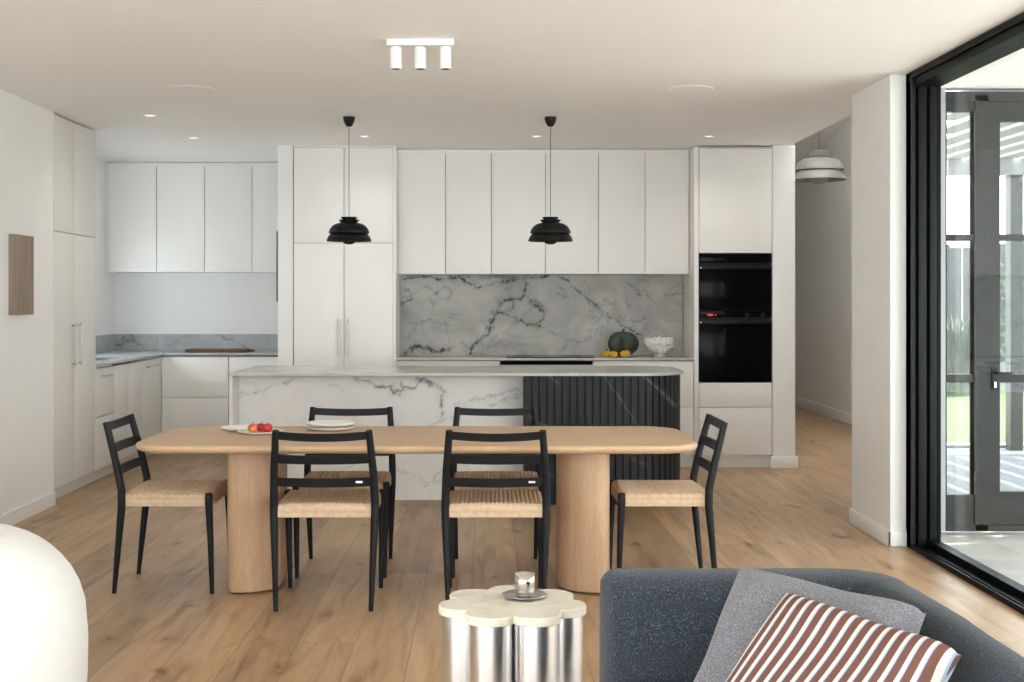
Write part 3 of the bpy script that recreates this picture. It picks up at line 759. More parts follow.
# ================================================================== OVEN TOWER
x0, x1 = 1.741, 2.393
t = thing('oven_cabinet', 'tall white oven tower cabinet holding the two black ovens', 'cabinet', (x0, YT, 0)); L = x1-x0
a = 1.783-x0
bm = nb(); box(bm, 0, L, .58, .598, .11, 2.69); box(bm, a-.002, L, .02, .58, 1.80, 2.69); box(bm, a-.002, L, .02, .58, .11, .715); box(bm, L-.006, L, .02, .58, .715, 1.80)
obj('body', bm, 'cabinet_inner', t)
part('side_panel', (0, a-.006, 0, .598, 0, 2.69), 'cabinet_white', t); part('kickboard', (a-.005, L, .06, .58, 0, .11), 'cabinet_white', t)
door_panel('upper_door', (a, L-.004, 0, .02, 1.80, 2.67), t); door_panel('drawer', (a, L-.004, 0, .02, .513, .714), t); door_panel('drawer', (a, L-.004, 0, .02, .113, .507), t)
S = 119.6
zz = lambda y: 1.415-(y-299)/S
def oven(label, ztop, zbot, strip_h, kind):
    t = thing('built_in_oven', label, 'oven', (1.783, YT-.006, zbot)); L = 2.388-1.783; H = ztop-zbot
    part('housing', (.004, L-.004, .03, .56, .004, H-.004), 'oven_trim', t)
    fc = part('door_glass', (0, L, .008, .03, 0, H-strip_h-.034), 'glossy_black', t, .002)
    cp = part('control_panel', (0, L, .008, .03, H-strip_h, H), 'glossy_black', t, .002)
    part('vent_strip', (.004, L-.004, .014, .03, H-strip_h-.03, H-strip_h-.004), 'oven_trim', t)
    part('door_handle', (.002, L-.002, -.012, .006, H-strip_h-.052, H-strip_h-.030), 'oven_trim', t, .003)
    for z in (H-strip_h-.05,): part('corner_clip', (.004, .016, -.014, -.011, z+.003, z+.013), 'steel', t)
    if kind == 'low':
        part('clock_display', (.07, .115, .006, .0085, H-.055, H-.04), 'red_display', cp)
        part('clock_dot', (.132, .142, .006, .0085, H-.055, H-.045), 'red_display', cp)
        for x in (.40, .53):
            bm = nb(); tube(bm, [(x, .008, H-.05), (x, -.008, H-.05)], .019, 20); obj('dial', bm, 'oven_trim', cp)
    else:
        for k in range(6): part('touch_mark', (.08+k*.08, .088+k*.08, .0065, .0085, H-.07, H-.066), 'oven_trim', cp)
    return t
oven('upper black glass compact oven in the tower', zz(253.8), zz(308.6), .075, 'up')
oven('lower black glass oven with red clock display and two dials', zz(309.2), zz(381.5), .068, 'low')

# ================================================================== ISLAND
IX0, IX1, IY0, IY1 = -1.761, 1.40, 8.77, 9.74
isl = thing('kitchen_island', 'long marble kitchen island with a fluted dark end', 'kitchen island', (-.2, 9.25, 0))
ox, oy = -.2, 9.25
out_top = lambda i: [(x-ox, y-oy) for x, y in rrect(IX0, IX1, IY0, IY1, (.004, .34, .22, .004), i, 18)]
bm = nb(); stack(bm, out_top, [(.002, .887), (0, .889), (0, .905), (.003, .908)]); obj('stone_top', bm, 'marble_top', isl, autos=40)
part('end_panel', (IX0-ox, IX0+.022-ox, IY0+.002-oy, IY1-oy, 0, .887), 'marble_island', isl)
I = [
 ([(355, 375), (360, 378), (370, 380), (375, 385), (388, 388), (392, 384), (390, 391), (400, 393), (404, 388), (413, 386), (420, 381), (428, 381), (440, 387), (443, 392), (440, 400), (443, 413), (441, 416)], .008, .85),
 ([(243, 395), (255, 392), (275, 386), (300, 376)], .004, .5), ([(430, 425), (455, 416), (470, 412)], .005, .4), ([(455, 406), (470, 402), (490, 397), (520, 390)], .006, .4),
 ([(490, 405), (510, 398), (525, 393)], .005, .45), ([(423, 486), (440, 473), (444, 468)], .005, .4), ([(327, 386), (345, 388)], .004, .35), ([(402, 383), (403, 391)], .006, .6), ([(418, 380), (428, 384), (436, 384)], .012, .6),
 ([(397, 470), (430, 482), (470, 470)], .005, .25), ([(300, 460), (330, 470), (350, 465)], .005, .3)]
o = veined_slab('front_panel', IX0+.022, .262, 0, .887, 9.01, .02, I, 'marble_island', None, .0075, px_wall(9.01)); o.parent = isl; o.location = (-ox, -oy, 0)
part('carcass', (IX0+.022-ox, 1.0-ox, 9.03-oy, IY1-.02-oy, .0, .887), 'cabinet_white', isl)
# fluted dark block: outline with flat slats and narrow grooves
FX0, FX1, FY0, FY1 = .262, IX1-.02, IY0+.02, IY1-.02
base_o = rrect(FX0, FX1, FY0, FY1, (.002, .33, .21, .002), 0, 40)
def resample(poly, step):
    pts = [Vector((x, y)) for x, y in poly]; pts.append(pts[0]); out = []; acc = 0
    for a, b_ in zip(pts, pts[1:]):
        L_ = (b_-a).length
        if L_ < 1e-9: continue
        d = (b_-a)/L_; s = 0
        while acc+L_-s >= step:
            s += step-acc if True else 0; acc = 0; out.append((a+d*s, Vector((d.y, -d.x))))
            if L_-s < step: break
        acc += L_-s if acc == 0 else L_
        if acc >= step: acc = 0
    return out
def slatted(poly, pitch=.0517, groove=.013, depth=.020):
    # walk the outline; emit groove notches at each pitch
    pts = [Vector((x, y)) for x, y in poly]; pts.append(pts[0]); cum = [0]
    for a, b_ in zip(pts, pts[1:]): cum.append(cum[-1]+(b_-a).length)
    tot = cum[-1]
    def at(s):
        s = s % tot
        for i in range(len(pts)-1):
            if cum[i+1] >= s and cum[i+1] > cum[i]:
                d = (pts[i+1]-pts[i]).normalized(); return pts[i]+d*(s-cum[i]), Vector((d.y, -d.x))
    out = []; k = 0; n_ = int(tot/pitch); p = tot/n_
    for k in range(n_):
        s0 = k*p
        for ds, dep in ((groove*.5, 0), (p*.5, 0), (p-groove*.5, 0), (p-groove*.5+.0004, depth), (p+groove*.5-.0004, depth)):
            q, nn = at(s0+ds); q = q-nn*dep; out.append((q.x-ox, q.y-oy))
    return out
bm = nb(); prism(bm, slatted(base_o[1:]), 0, .887); obj('fluted_end', bm, 'marble_dark', isl)

# ================================================================== DINING TABLE
TX0, TX1, TY0, TY1 = -1.648, .994, 5.875, 6.81
tcx, tcy = -.327, 6.342
tb = thing('dining_table', 'long oak dining table with rounded corners and two slab pedestals', 'table', (tcx, tcy, 0))
def ttop(i):
    out = []
    for x, y in rrect(TX0, TX1, TY0, TY1, (.19,)*4, i, 14, 2.0):
        x -= tcx; y -= tcy
        out.append((x+math.copysign(.012, x)*max(0, 1-(y/.46)**2), y)) if abs(x) > 1.0 else out.append((x, y))
    return out
bm = nb(); stack(bm, ttop, [(.05, .698), (.028, .701), (.011, .708), (.002, .718), (0, .726), (.003, .736), (.010, .7395), (.014, .74)])
obj('tabletop', bm, 'oak_table', tb, autos=50)
for cx_, pr in ((-1.123, (.045, .17, .17, .045)), (.474, (.17, .045, .045, .17))):
    bm = nb(); stack(bm, lambda i: [(x-tcx, y-tcy) for x, y in rrect(cx_-.12, cx_+.12, 6.11, 6.62, pr, i, 14)], [(.006, .012), (0, .02), (0, .698)]); p_ = obj('pedestal', bm, 'oak_leg', tb, autos=50)
    bm = nb()
    for dy in (-.15, .15): lathe(bm, [(0, 0), (.022, 0), (.022, .012), (0, .012)], 16, (cx_-tcx, dy))
    obj('glide', bm, 'black_metal', p_)

# ================================================================== CHAIRS
def make_chair():
    t = thing('dining_chair', '', 'chair')
    for s in (-1, 1):
        pts = [(.216*s, -.236, 0), (.222*s, -.217, .2), (.230*s, -.196, .42), (.230*s, -.197, .50), (.225*s, -.225, .63), (.210*s, -.276, .822)]
        obj('leg', tube(nb(), pts, [.0105, .0150, .0190, .0190, .0180, .0160], 14), 'chair_black', t, smooth=False, autos=40)
        pts = [(.222*s, .236, 0), (.226*s, .230, .25), (.230*s, .222, .44), (.230*s, .222, .480), (.230*s, .222, .485)]
        obj('leg', tube(nb(), pts, [.0105, .0150, .0185, .018, .013], 14), 'chair_black', t, autos=40)
    def rail(z0, z1, bow, name):
        bm = nb(); N = 14; rings = []
        for k in range(N+1):
            u = k/N*2-1
            row = []
            for z, dy in ((z0, -.008), (z0, .008), (z1, .008), (z1, -.008)):
                # post position at z
                if z < .63: tt = (z-.5)/.13; px = .230+(.225-.230)*tt; py = -.197+(-.225+.197)*tt
                else: tt = (z-.63)/.195; px = .225-.015*tt; py = -.225-.051*tt
                row.append(bm.verts.new((u*px, py-bow*(1-u*u)+dy, z-.009*(1-u*u)*(1 if name == 'top_rail' else .4))))
            rings.append(row)
        for a, b_ in zip(rings, rings[1:]):
            for k in range(4): bm.faces.new((a[k], a[(k+1) % 4], b_[(k+1) % 4], b_[k]))
        bm.faces.new(rings[0]); bm.faces.new(rings[-1])
        bmesh.ops.bevel(bm, geom=[e for e in bm.edges if abs((e.verts[0].co-e.verts[1].co).x) > .01], offset=.004, segments=2, affect='EDGES')
        return obj(name, bm, 'chair_black', t, autos=40)
    rail(.783, .820, .022, 'top_rail'); rail(.672, .712, .024, 'back_rail'); r3 = rail(.565, .605, .024, 'back_rail')
    bm = nb(); box(bm, .148, .178, -.2435, -.2415, .582, .591); obj('maker_tag', bm, 'tag_metal', r3)
    # frame under the cord
    bm = nb(); box(bm, -.21, .21, -.19, -.175, .43, .455); box(bm, -.21, .21, .20, .215, .43, .455); box(bm, -.213, -.2, -.19, .215, .43, .455); box(bm, .2, .213, -.19, .215, .43, .455)
    obj('seat_frame', bm, 'chair_black', t)
    # woven cord seat: ridged top, wrapped edges
    bm = nb(); NX, NY = 88, 56; G = {}
    for i in range(NX+1):
        for j in range(NY+1):
            u = i/NX*2-1; v = j/NY*2-1
            x = u*.2215; y = .014+v*.2115
            e = max(abs(u)**8, abs(v)**8)
            sag = -.010*(1-u*u)*(1-v**2)
            ridge = (.0042*math.sin(x*2*PI/.0201)+.0030*math.cos(y*2*PI/.0302+PI*math.floor(x/.0201)))*(1-abs(v)**14)
            bulge = .006*(1-u*u)*(abs(v)**3)
            G[i, j] = bm.verts.new((x, y, .4845+sag+ridge+bulge-.010*e**2))
    for i in range(NX):
        for j in range(NY): bm.faces.new((G[i, j], G[i+1, j], G[i+1, j+1], G[i, j+1]))
    loop = [G[i, 0] for i in range(NX+1)]+[G[NX, j] for j in range(1, NY+1)]+[G[i, NY] for i in range(NX-1, -1, -1)]+[G[0, j] for j in range(NY-1, 0, -1)]
    cur = loop
    for dz, off in ((.447, .0045), (.428, .003), (.420, -.006)):
        new = []
        for k, v in enumerate(loop):
            c = Vector((v.co.x, v.co.y-.014)); o_ = Vector((c.x/.2215, c.y/.2115)); 
            rx = 1 if abs(o_.x) > .985 else 0; ry = 1 if abs(o_.y) > .985 else 0
            w_ = .0008*math.sin(k*PI) 
            new.append(bm.verts.new((v.co.x+math.copysign(off*rx+w_*rx, v.co.x), v.co.y+math.copysign(off*ry+w_*ry, v.co.y-.014), dz)))
        for k in range(len(loop)): bm.faces.new((cur[k], cur[(k+1) % len(loop)], new[(k+1) % len(loop)], new[k]))
        cur = new
    bm.faces.new(cur)
    obj('seat', bm, 'paper_cord', t, autos=60)
    return t
ch = make_chair()
CH = [(-.737, 6.035, 0, 'black chair with its back to the camera, right of the plate of apples'),
      (-.737, 6.735, PI, 'black chair facing the camera on the island side, behind the stacked plates'),
      (.045, 6.035, 0, 'black chair with its back to the camera, just behind the silver cup and side table'),
      (.054, 6.735, PI, 'black chair facing the camera on the island side, nearest the fluted dark panel'),
      (-1.552, 6.37, -PI/2, 'black woven-seat chair at the left head of the table'),
      (.873, 6.37, PI/2, 'black woven-seat chair at the right head of the table behind the sofa')]
for k, (x, y, a, lab) in enumerate(CH):
    c = ch if k == 0 else dup(ch)
    c.location = (x, y, 0); c.rotation_euler = (0, 0, a); c['label'] = lab; c['category'] = 'chair'; c['group'] = 'chairs around the dining table'

# ================================================================== TABLEWARE AND FRUIT
def plate(loc, r, mat, label, h=.018, irr=.02):
    bm = nb(); prof = [(0, 0), (r*.72, 0), (r*.9, h*.35), (r, h*.85), (r, h), (r*.97, h), (r*.86, h*.55), (r*.70, h*.3), (0, h*.28)]
    lathe(bm, prof, 56)
    for v in bm.verts:
        a = math.atan2(v.co.y, v.co.x); v.co.x *= 1+irr*math.sin(3*a+loc[0]); v.co.y *= 1+irr*math.cos(2*a+loc[1])
    o = obj('plate', bm, mat, None, smooth=True); o.location = loc; return tag(o, label, 'plate', 'plates on the dining table')
TZ = .74
plate((-1.25, 6.60, TZ), .115, 'ceramic_white', 'plain white plate beside and behind the plate of apples', .016)
plate((-1.135, 6.44, TZ), .115, 'ceramic_cream', 'cream speckled plate under the three apples', .014)
plate((-.805, 6.62, TZ), .132, 'ceramic_cream', 'lower plate of the two stacked in front of the far left chair', .018)
plate((-.80, 6.625, TZ+.0200), .124, 'ceramic_white', 'upper plate of the two stacked in front of the far left chair', .018)
def apple(loc, r, mat, label):
    t = thing('apple', label, 'apple', loc, 0, 'apples on the plate'); bm = nb(); prof = []
    for k in range(25):
        a = -PI/2+PI*k/24; rr = r*math.cos(a)*(1+.06*math.sin(a)); z = r*.93*math.sin(a)
        z -= math.copysign(r*.22, z)*math.exp(-(rr/(r*.3))**2)
        prof.append((max(rr, 0) if 0 < k < 24 else 0, z+r*.93-.2*r*.6))
    lathe(bm, prof, 28); obj('fruit', bm, mat, t, smooth=True)
    bm = nb(); tube(bm, [(0, 0, r*1.45), (.002, 0, r*1.75), (.006, 0, r*1.95)], .0016, 6); obj('stem', bm, 'board_wood', t); return t
apple((-1.170, 6.42, TZ+.006), .0255, 'apple_blush', 'yellow and red blushed apple at the left of the cream plate')
apple((-1.138, 6.47, TZ+.006), .0245, 'apple_red', 'small dark red apple between and behind the other two')
apple((-1.098, 6.43, TZ+.006), .0265, 'apple_red', 'bright red apple at the right of the cream plate')

# squash, gourds and bowl on the back worktop
YV = 10.93; SV = 1280/YV
def lobed(name, loc, r, h, lobes, depth, mat, label, cat, stem=True, group=None, tilt=0):
    t = thing(name, label, cat, loc, 0, group); bm = nb(); rings = []; NA, NZ = 72, 24
    for j in range(NZ+1):
        a = -PI/2+PI*j/NZ
        if j in (0, NZ): rings.append([bm.verts.new((0, 0, h*(.04 if j == 0 else .93)))]); continue
        row = []
        for k in range(NA):
            th = 2*PI*k/NA; lob = 1-depth*(1-abs(math.cos(lobes*th/2))**.6)*math.cos(a)**.5
            row.append(bm.verts.new((r*math.cos(a)*lob*math.cos(th), r*math.cos(a)*lob*math.sin(th), h/2+h/2*math.sin(a)-.06*h*math.exp(-(math.cos(a)/.25)**2)*(1 if a > 0 else 0))))
        rings.append(row)
    for a_, b_ in zip(rings, rings[1:]):
        for k in range(NA):
            k2 = (k+1) % NA
            if len(a_) == 1: bm.faces.new((a_[0], b_[k2], b_[k]))
            elif len(b_) == 1: bm.faces.new((a_[k], a_[k2], b_[0]))
            else: bm.faces.new((a_[k], a_[k2], b_[k2], b_[k]))
    obj('flesh', bm, mat, t, smooth=True)
    if stem:
        bm = nb(); tube(bm, [(0, 0, h*.86), (.004, 0, h*.98), (.01, .004, h*1.06)], [.016, .010, .012], 10); obj('stem', bm, 'stem_green', t, smooth=True)
    return t
lobed('squash', ((623.5-486)/SV, YV+.06, .92), .138, .222, 5, .30, 'squash_green', 'large dark green ribbed squash on the back worktop', 'squash')
lobed('gourd', ((605-486)/SV, YV-.09, .92), .042, .062, 8, .18, 'gourd_yellow', 'yellow gourd at the far left of the green squash', 'gourd', group='yellow gourds')
lobed('gourd', ((612.5-486)/SV-.005, YV-.135, .92), .038, .056, 8, .18, 'gourd_yellow', 'yellow gourd in the middle of the three before the green squash', 'gourd', group='yellow gourds')
lobed('gourd', ((623.5-486)/SV, YV-.13, .92), .046, .064, 8, .18, 'gourd_yellow', 'yellow gourd on the right, in front of the green squash', 'gourd', group='yellow gourds')
t = thing('textured_bowl', 'white coral-textured footed bowl beside the green squash', 'bowl', ((659.5-486)/SV, YV, .92))
bm = nb(); prof = [(.0, .03), (.05, .028), (.085, .045), (.115, .08), (.128, .115), (.122, .15), (.113, .165), (.105, .160), (.112, .12), (.095, .07), (.05, .045), (0, .042)]
pr2 = []
for (a, b_), (c, d) in zip(prof, prof[1:]):
    for k in range(6): pr2.append((a+(c-a)*k/6, b_+(d-b_)*k/6))
pr2.append(prof[-1]); lathe(bm, pr2, 110)
for v in bm.verts:
    r_ = math.hypot(v.co.x, v.co.y)
    if r_ > .06:
        a = math.atan2(v.co.y, v.co.x); q = float(vnoise(np.array(a*9.0+40), np.array(v.co.z*90+20.)))+.6*float(vnoise(np.array(a*20.0+90), np.array(v.co.z*190+20.)))
        v.co.x *= 1+.17*(q-.8); v.co.y *= 1+.17*(q-.8); v.co.z += .018*(q-.8)*min(1, max(0, (v.co.z-.05)/.1))
obj('bowl', bm, 'coral_white', t, smooth=True)
bm = nb(); lathe(bm, [(0, 0), (.045, 0), (.05, .006), (.042, .03), (.05, .036), (0, .036)], 32)
for v in bm.verts:
    a = math.atan2(v.co.y, v.co.x); v.co.x *= 1+.06*math.sin(9*a); v.co.y *= 1+.06*math.sin(9*a)
obj('foot', bm, 'coral_white', t, smooth=True)

# ================================================================== PENDANTS, SPOTS, CEILING ITEMS
def pendant(loc, k, zc, mat, label, canopy=True, cordmat='black_metal'):
    t = thing('pendant_lamp', label, 'lamp', loc); s = k
    def L(name, prof, m_=mat, closed=False): return obj(name, lathe(nb(), [(r*s, z*s) for r, z in prof], 56, closed=closed), m_, t, autos=50)
    L('lower_shade', [(.159, 0), (.157, .008), (.150, .026), (.138, .044), (.122, .058), (.10, .064), (.10, .061), (.120, .054), (.135, .041), (.147, .024), (.154, .008), (.156, .0)], closed=True)
    L('upper_shade', [(.142, .056), (.142, .068), (.134, .088), (.118, .108), (.095, .122), (.068, .129), (.05, .129), (.05, .126), (.068, .126), (.093, .118), (.115, .105), (.131, .086), (.138, .067), (.139, .056)], closed=True)
    L('cap', [(.055, .128), (.058, .132), (.073, .148), (.073, .151), (.04, .151), (.04, .128)], closed=True)
    L('cap', [(.045, .151), (.047, .154), (.058, .166), (.058, .170), (.0, .172), (0, .151)])
    L('diffuser', [(0, -.024), (.02, -.022), (.038, -.014), (.05, 0), (.055, .02), (.05, .055), (0, .06)])
    L('cord', [(.0022/s, .17), (.0022/s, (zc-loc[2])/s)], cordmat)
    if canopy:
        zt = (zc-loc[2])
        obj('canopy', lathe(nb(), [(0, zt-.068), (.018, zt-.066), (.028, zt-.052), (.038, zt-.03), (.042, zt-.006), (.042, zt), (0, zt)], 32), mat, t, smooth=True)
    return t
PZ = 1.415+55.5/141.6+.0
pendant(((349-486)/141.6, 9.04, PZ+.016), 1, CEIL, 'pendant_black', 'black tiered pendant lamp hanging over the left part of the island')
pendant(((550.5-486)/141.6, 9.04, PZ+.016), 1, CEIL, 'pendant_black', 'black tiered pendant lamp hanging over the right part of the island')
pendant(((819-486)/97.7, 13.1, 1.415+119/97.7), 1.75, hz(13.1), 'pendant_white', 'large pale grey tiered pendant lamp in the passage beyond the kitchen', False, 'oven_trim')
t = thing('spotlight_bar', 'white ceiling bar with three cylinder spotlights above the dining table', 'spotlight', (-.325, 6.35, CEIL))
part('bar', (-.166, .166, -.03, .03, -.030, 0), 'fixture_white', t, .002)
for x in (-.122, 0, .124):
    bm = nb(); lathe(bm, [(0, -.037), (.028, -.037), (.0285, -.04), (.0285, -.143), (.026, -.145), (.024, -.145), (.024, -.135), (0, -.132)], 32, (x, 0))
    sp = obj('spotlight', bm, 'fixture_white', t, autos=40)
    bm = nb(); tube(bm, [(x, 0, -.030), (x, 0, -.038)], .006, 12); obj('joint', bm, 'fixture_white', sp)
    bm = nb(); lathe(bm, [(0, -.138), (.0238, -.1385), (.0238, -.1445), (.020, -.144), (.012, -.139), (0, -.139)], 24, (x, 0)); obj('lens', bm, 'lamp_inside', sp)
for x, y, lab in ((-1.80, 7.83, 'round flush ceiling speaker on the left side above the left chair'), (1.25, 7.83, 'round flush ceiling speaker on the right side near the window')):
    t = thing('ceiling_speaker', lab, 'speaker', (x, y, CEIL), 0, 'ceiling speakers')
    obj('rim', lathe(nb(), [(.125, 0), (.125, -.0045), (.138, -.0035), (.142, 0)], 48), 'ceiling_paint', t, autos=40)
    obj('grille', lathe(nb(), [(0, -.004), (.125, -.004), (.125, 0), (0, 0)], 48), 'ceiling_paint', t)
for x, y, lab in ((-2.35, 8.95, 'small recessed downlight nearest the tall left cabinet'), (-2.33, 10.2, 'small recessed downlight over the recess at the left'),
                  (-.96, 10.1, 'small recessed downlight before the central pantry, right of the left pendant cord'), (.40, 10.1, 'small recessed downlight left of the right pendant cord'), (1.76, 10.1, 'small recessed downlight in front of the oven tower')):
    t = thing('downlight', lab, 'light', (x, y, CEIL), 0, 'recessed ceiling downlights')
    obj('rim', lathe(nb(), [(.032, -.001), (.034, -.004), (.044, -.004), (.046, 0), (.032, 0)], 32), 'fixture_white', t, autos=40)
    obj('lens', lathe(nb(), [(0, -.002), (.032, -.002), (.032, 0), (0, 0)], 32), 'light_lens', t)
    ld = bpy.data.lights.new('downlight_bulb', 'SPOT'); ld.energy = 5; ld.spot_size = math.radians(150); ld.spot_blend = 1.0; ld.shadow_soft_size = .03; ld.color = (1, .975, .94)
    lo_ = bpy.data.objects.new('downlight_bulb', ld); COL.objects.link(lo_); lo_.parent = t; lo_.location = (0, 0, -.012)

# wooden wall panel on the left wall
t = thing('wall_art', 'weathered wooden board artwork hung on the left wall', 'artwork', (XL, 7.96, 1.315))
bm = nb(); box(bm, 0, .034, 0, .35, 0, .505, .003)
for v in bm.verts:
    if v.co.x > .02: v.co.x += .003*math.sin(v.co.z*30)
obj('panel', bm, 'driftwood', t, autos=40)

# ================================================================== SIDE TABLE WITH CUP
stt = thing('side_table', 'flower-shaped stone side table on polished metal cylinder legs', 'side table', (.083, 4.055, 0))
cen = [(-90+25.714*(2*k+1)) for k in range(7)]
R0, rp = .158, .078
def petal_outline(ins):
    out = []; r = rp-ins
    half = math.asin(min(1, R0*math.sin(PI/7)/r))   # angle where neighbours meet
    for k in range(7):
        a = -PI/2+PI/7+2*PI*k/7; c = Vector((R0*math.cos(a), R0*math.sin(a)))
        # intersection with neighbours lies on the bisector
        d = R0*math.cos(PI/7); m_ = R0*math.sin(PI/7); q = d+math.sqrt(max(r*r-m_*m_, 0))
        p1 = Vector((q*math.cos(a-PI/7), q*math.sin(a-PI/7)))-c; a0 = math.atan2(p1.y, p1.x)
        sp = (a-a0) % (2*PI)
        for j in range(15): 
            b_ = a0+2*sp*j/14; out.append((c.x+r*math.cos(b_), c.y+r*math.sin(b_)))
        out.pop()
    return out
bm = nb(); stack(bm, petal_outline, [(.002, .430), (0, .432), (0, .454), (.003, .457)]); obj('stone_top', bm, 'travertine', stt, autos=40)
for k in range(7):
    a = -PI/2+PI/7+2*PI*k/7
    obj('leg', lathe(nb(), [(0, 0), (.067, 0), (.0675, .003), (.0675, .430), (0, .430)], 48, (R0*math.cos(a), R0*math.sin(a))), 'brushed_chrome', stt, autos=40)
sc_ = obj('saucer', lathe(nb(), [(0, 0), (.035, 0), (.05, .003), (.070, .010), (.071, .012), (.050, .006), (.035, .0035), (0, .0035)], 48), 'steel', None, smooth=True)
sc_.location = (.124, 4.11, .457); tag(sc_, 'dark silver saucer under the metal cup on the side table', 'saucer')
t = thing('cup', 'hammered silver metal cup on the saucer of the side table', 'cup', (.124, 4.11, .4605))
obj('vessel', lathe(nb(), [(0, 0), (.024, 0), (.028, .003), (.033, .018), (.0335, .045), (.0335, .073), (.0315, .073), (.0312, .045), (.030, .018), (.02, .006), (0, .006)], 48), 'hammered_silver', t, smooth=True)

# ================================================================== SOFA
sofa = thing('sofa', 'dark navy tweed sofa with low rounded back at the lower right', 'sofa', (.9, 2.9, 0))
def sweep(bm, path, prof_fn):
    rings = []
    for i, (x, y) in enumerate(path):
        a = Vector(path[max(i-1, 0)]); b_ = Vector(path[min(i+1, len(path)-1)]); d = (b_-a).normalized(); nrm = Vector((d.y, -d.x))
        rings.append([bm.verts.new((x+nrm.x*o_, y+nrm.y*o_, z)) for o_, z in prof_fn(i/(len(path)-1), i)])
    n_ = len(rings[0])
    for a, b_ in zip(rings, rings[1:]):
        for k in range(n_): bm.faces.new((a[k], a[(k+1) % n_], b_[(k+1) % n_], b_[k]))
    bm.faces.new(rings[0]); bm.faces.new(rings[-1]); return bm
path = []
BYc = 3.47
for k in range(4): path.append((.312+.012*k, BYc))
for k in range(1, 11): path.append((.35+(.93-.35)*k/10, BYc))
for k in range(1, 13):
    a = PI/2-PI/2*k/12*.94; path.append((.93+.125*math.cos(a), BYc-.125+.125*math.sin(a)))
lx, ly = path[-1]
for k in range(1, 14): path.append((lx+.024*min(1, k/3)+.008*k, ly-.110*k))
def sprof(t_, i):
    e = [.45, .75, .92, 1.0][i] if i < 4 else 1.0
    if i > len(path)-4: e = [.95, .8, .5][i-(len(path)-3)]
    ar = min(1, max(0, (i-20)/9)); hw = (.098-.043*ar)*e; H = .68-(1-e)*.05-.032*ar*min(1, max(0, (i-24)/8)); out = []
    # flip so that positive offset is outside
    for a in np.linspace(0, PI, 15): 
        c, s = math.cos(a), math.sin(a); out.append((hw*math.copysign(abs(c)**.75, c), H-.085+.085*abs(s)**.75))
    out += [(-hw-.006, .40), (-hw, .12), (hw, .12), (hw+.004, .40)]
    return out
bm = nb(); sweep(bm, [(p[0]-.9, p[1]-2.9) for p in path], sprof); obj('backrest', bm, 'tweed_navy', sofa, autos=60)
bm = nb(); stack(bm, lambda i: [(x-.9, y-2.9) for x, y in rrect(.32, .99, 1.75, 3.40, (.08,)*4, i, 8)], [(.02, .12), (0, .14), (0, .27), (.02, .29)]); obj('seat_base', bm, 'tweed_navy', sofa, autos=50)
bm = nb(); stack(bm, lambda i: [(x-.9, y-2.9) for x, y in rrect(.33, .985, 1.75, 3.385, (.07,)*4, i, 8)], [(.02, .285), (0, .30), (0, .385), (.015, .405), (.05, .415)]); obj('seat_cushion', bm, 'tweed_navy', sofa, autos=60)
for x, y in ((.42, 3.42), (1.02, 3.3), (.42, 1.85), (1.1, 1.95)): obj('leg', lathe(nb(), [(0, 0), (.02, 0), (.024, .12), (0, .12)], 16, (x-.9, y-2.9)), 'black_metal', sofa)

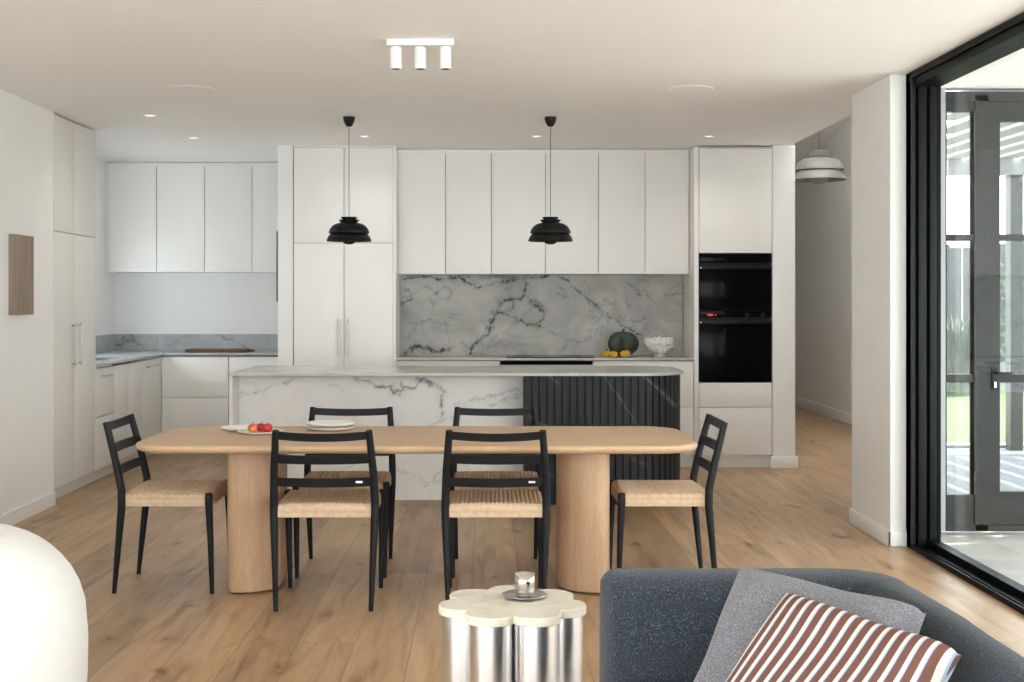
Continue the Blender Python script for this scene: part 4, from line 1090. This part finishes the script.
def cushion(name, TL, TR, BL, thick, mat, label, pinch=.06, ears=.05):
    TL, TR, BL = Vector(TL), Vector(TR), Vector(BL); U = (TR-TL)/2; V = (BL-TL)/2; C = TL+U+V; Nn = U.cross(V).normalized()
    if Nn.y > 0: Nn = -Nn
    bm = nb(); N = 44; uvl = bm.loops.layers.uv.new('UVMap'); F, B = {}, {}
    for i in range(N+1):
        for j in range(N+1):
            u = i/N*2-1; v = j/N*2-1
            uu = u*(1-pinch*(1-v*v)*u*u); vv = v*(1-pinch*(1-u*u)*v*v)
            uu *= 1+.007*math.sin(5*v+1); vv *= 1+.012*math.sin(4*u+.5)
            th = thick*((1-u**4)*(1-v**4))**.45*(1+.08*math.sin(3*u+2*v))+.006
            p = C+U*uu+V*vv+Nn*(.004*math.sin(6*u*v))
            edge = i in (0, N) or j in (0, N)
            F[i, j] = (bm.verts.new(p+Nn*th*(0 if edge else 1)), u, v)
            B[i, j] = F[i, j] if edge else (bm.verts.new(p-Nn*th), u, v)
    for D, flip in ((F, 0), (B, 1)):
        for i in range(N):
            for j in range(N):
                q = [D[i, j], D[i+1, j], D[i+1, j+1], D[i, j+1]]
                if flip: q = q[::-1]
                try: f_ = bm.faces.new([w_[0] for w_ in q])
                except ValueError: continue
                for lp, w_ in zip(f_.loops, q): lp[uvl].uv = (w_[1]*.5+.5+.012*math.sin(4*w_[2]), w_[2]*.5+.5)
    # recentre at base
    o = obj(name, bm, mat, None, smooth=True); tag(o, label, 'cushion')
    off = C.copy(); o.data.transform(Matrix.Translation(-off)); o.location = off
    return o
cushion('cushion', (.652, 3.28, .724), (1.012, 2.94, .695), (.44, 2.94, .445), .075, 'tweed_grey', 'mottled grey cushion leaning on the sofa back behind the striped one')
cushion('cushion', (.712, 3.03, .716), (1.012, 2.72, .66), (.385, 2.68, .44), .075, 'stripe_fabric', 'brown, white and pale blue striped cushion at the front of the sofa')

# ================================================================== BOUCLE ARMCHAIR
arm = thing('armchair', 'rounded white boucle armchair at the lower left corner', 'armchair', (-1.73, 3.85, 0))
bm = nb(); NA, NR = 96, 40
# thick rounded shell, open towards the left (-x)
def shell_pt(th, s):
    """th angle round, s 0..1 round the section"""
    top = .702-.22*max(0, -math.cos(th))**1.5
    hw = .15
    a = 2*PI*s; c, q = math.cos(a), math.sin(a)
    cc = math.copysign(abs(c)**.55, c); qq = math.copysign(abs(q)**.62, q)
    r = .36+hw*cc; z = top/2+.02+(top/2-.02)*qq
    if q > 0: r -= .13*(qq**2.5)*(1 if c > 0 else .3)
    return Vector((r*math.cos(th), r*math.sin(th), z))
A0, A1 = -PI*.80, PI*.80; rings = []
for i in range(NA+1):
    th = A0+(A1-A0)*i/NA; e = min(1, min(i, NA-i)/6); sc2 = math.sqrt(max(0, 1-(1-e)**2))*.9+.1
    ring = []
    cpt = Vector((.36*math.cos(th), .36*math.sin(th), .36))
    for k in range(NR): ring.append(bm.verts.new(cpt+(shell_pt(th, k/NR)-cpt)*sc2))
    rings.append(ring)
for a, b_ in zip(rings, rings[1:]):
    for k in range(NR): bm.faces.new((a[k], a[(k+1) % NR], b_[(k+1) % NR], b_[k]))
bm.faces.new(rings[0]); bm.faces.new(rings[-1])
obj('shell', bm, 'boucle', arm, smooth=True)
obj('seat_cushion', lathe(nb(), [(0, .12), (.30, .12), (.33, .16), (.335, .34), (.30, .42), (.2, .445), (0, .45)], 48), 'boucle', arm, smooth=True)
obj('base', lathe(nb(), [(0, 0), (.30, 0), (.30, .12), (0, .12)], 40), 'black_metal', arm, autos=40)
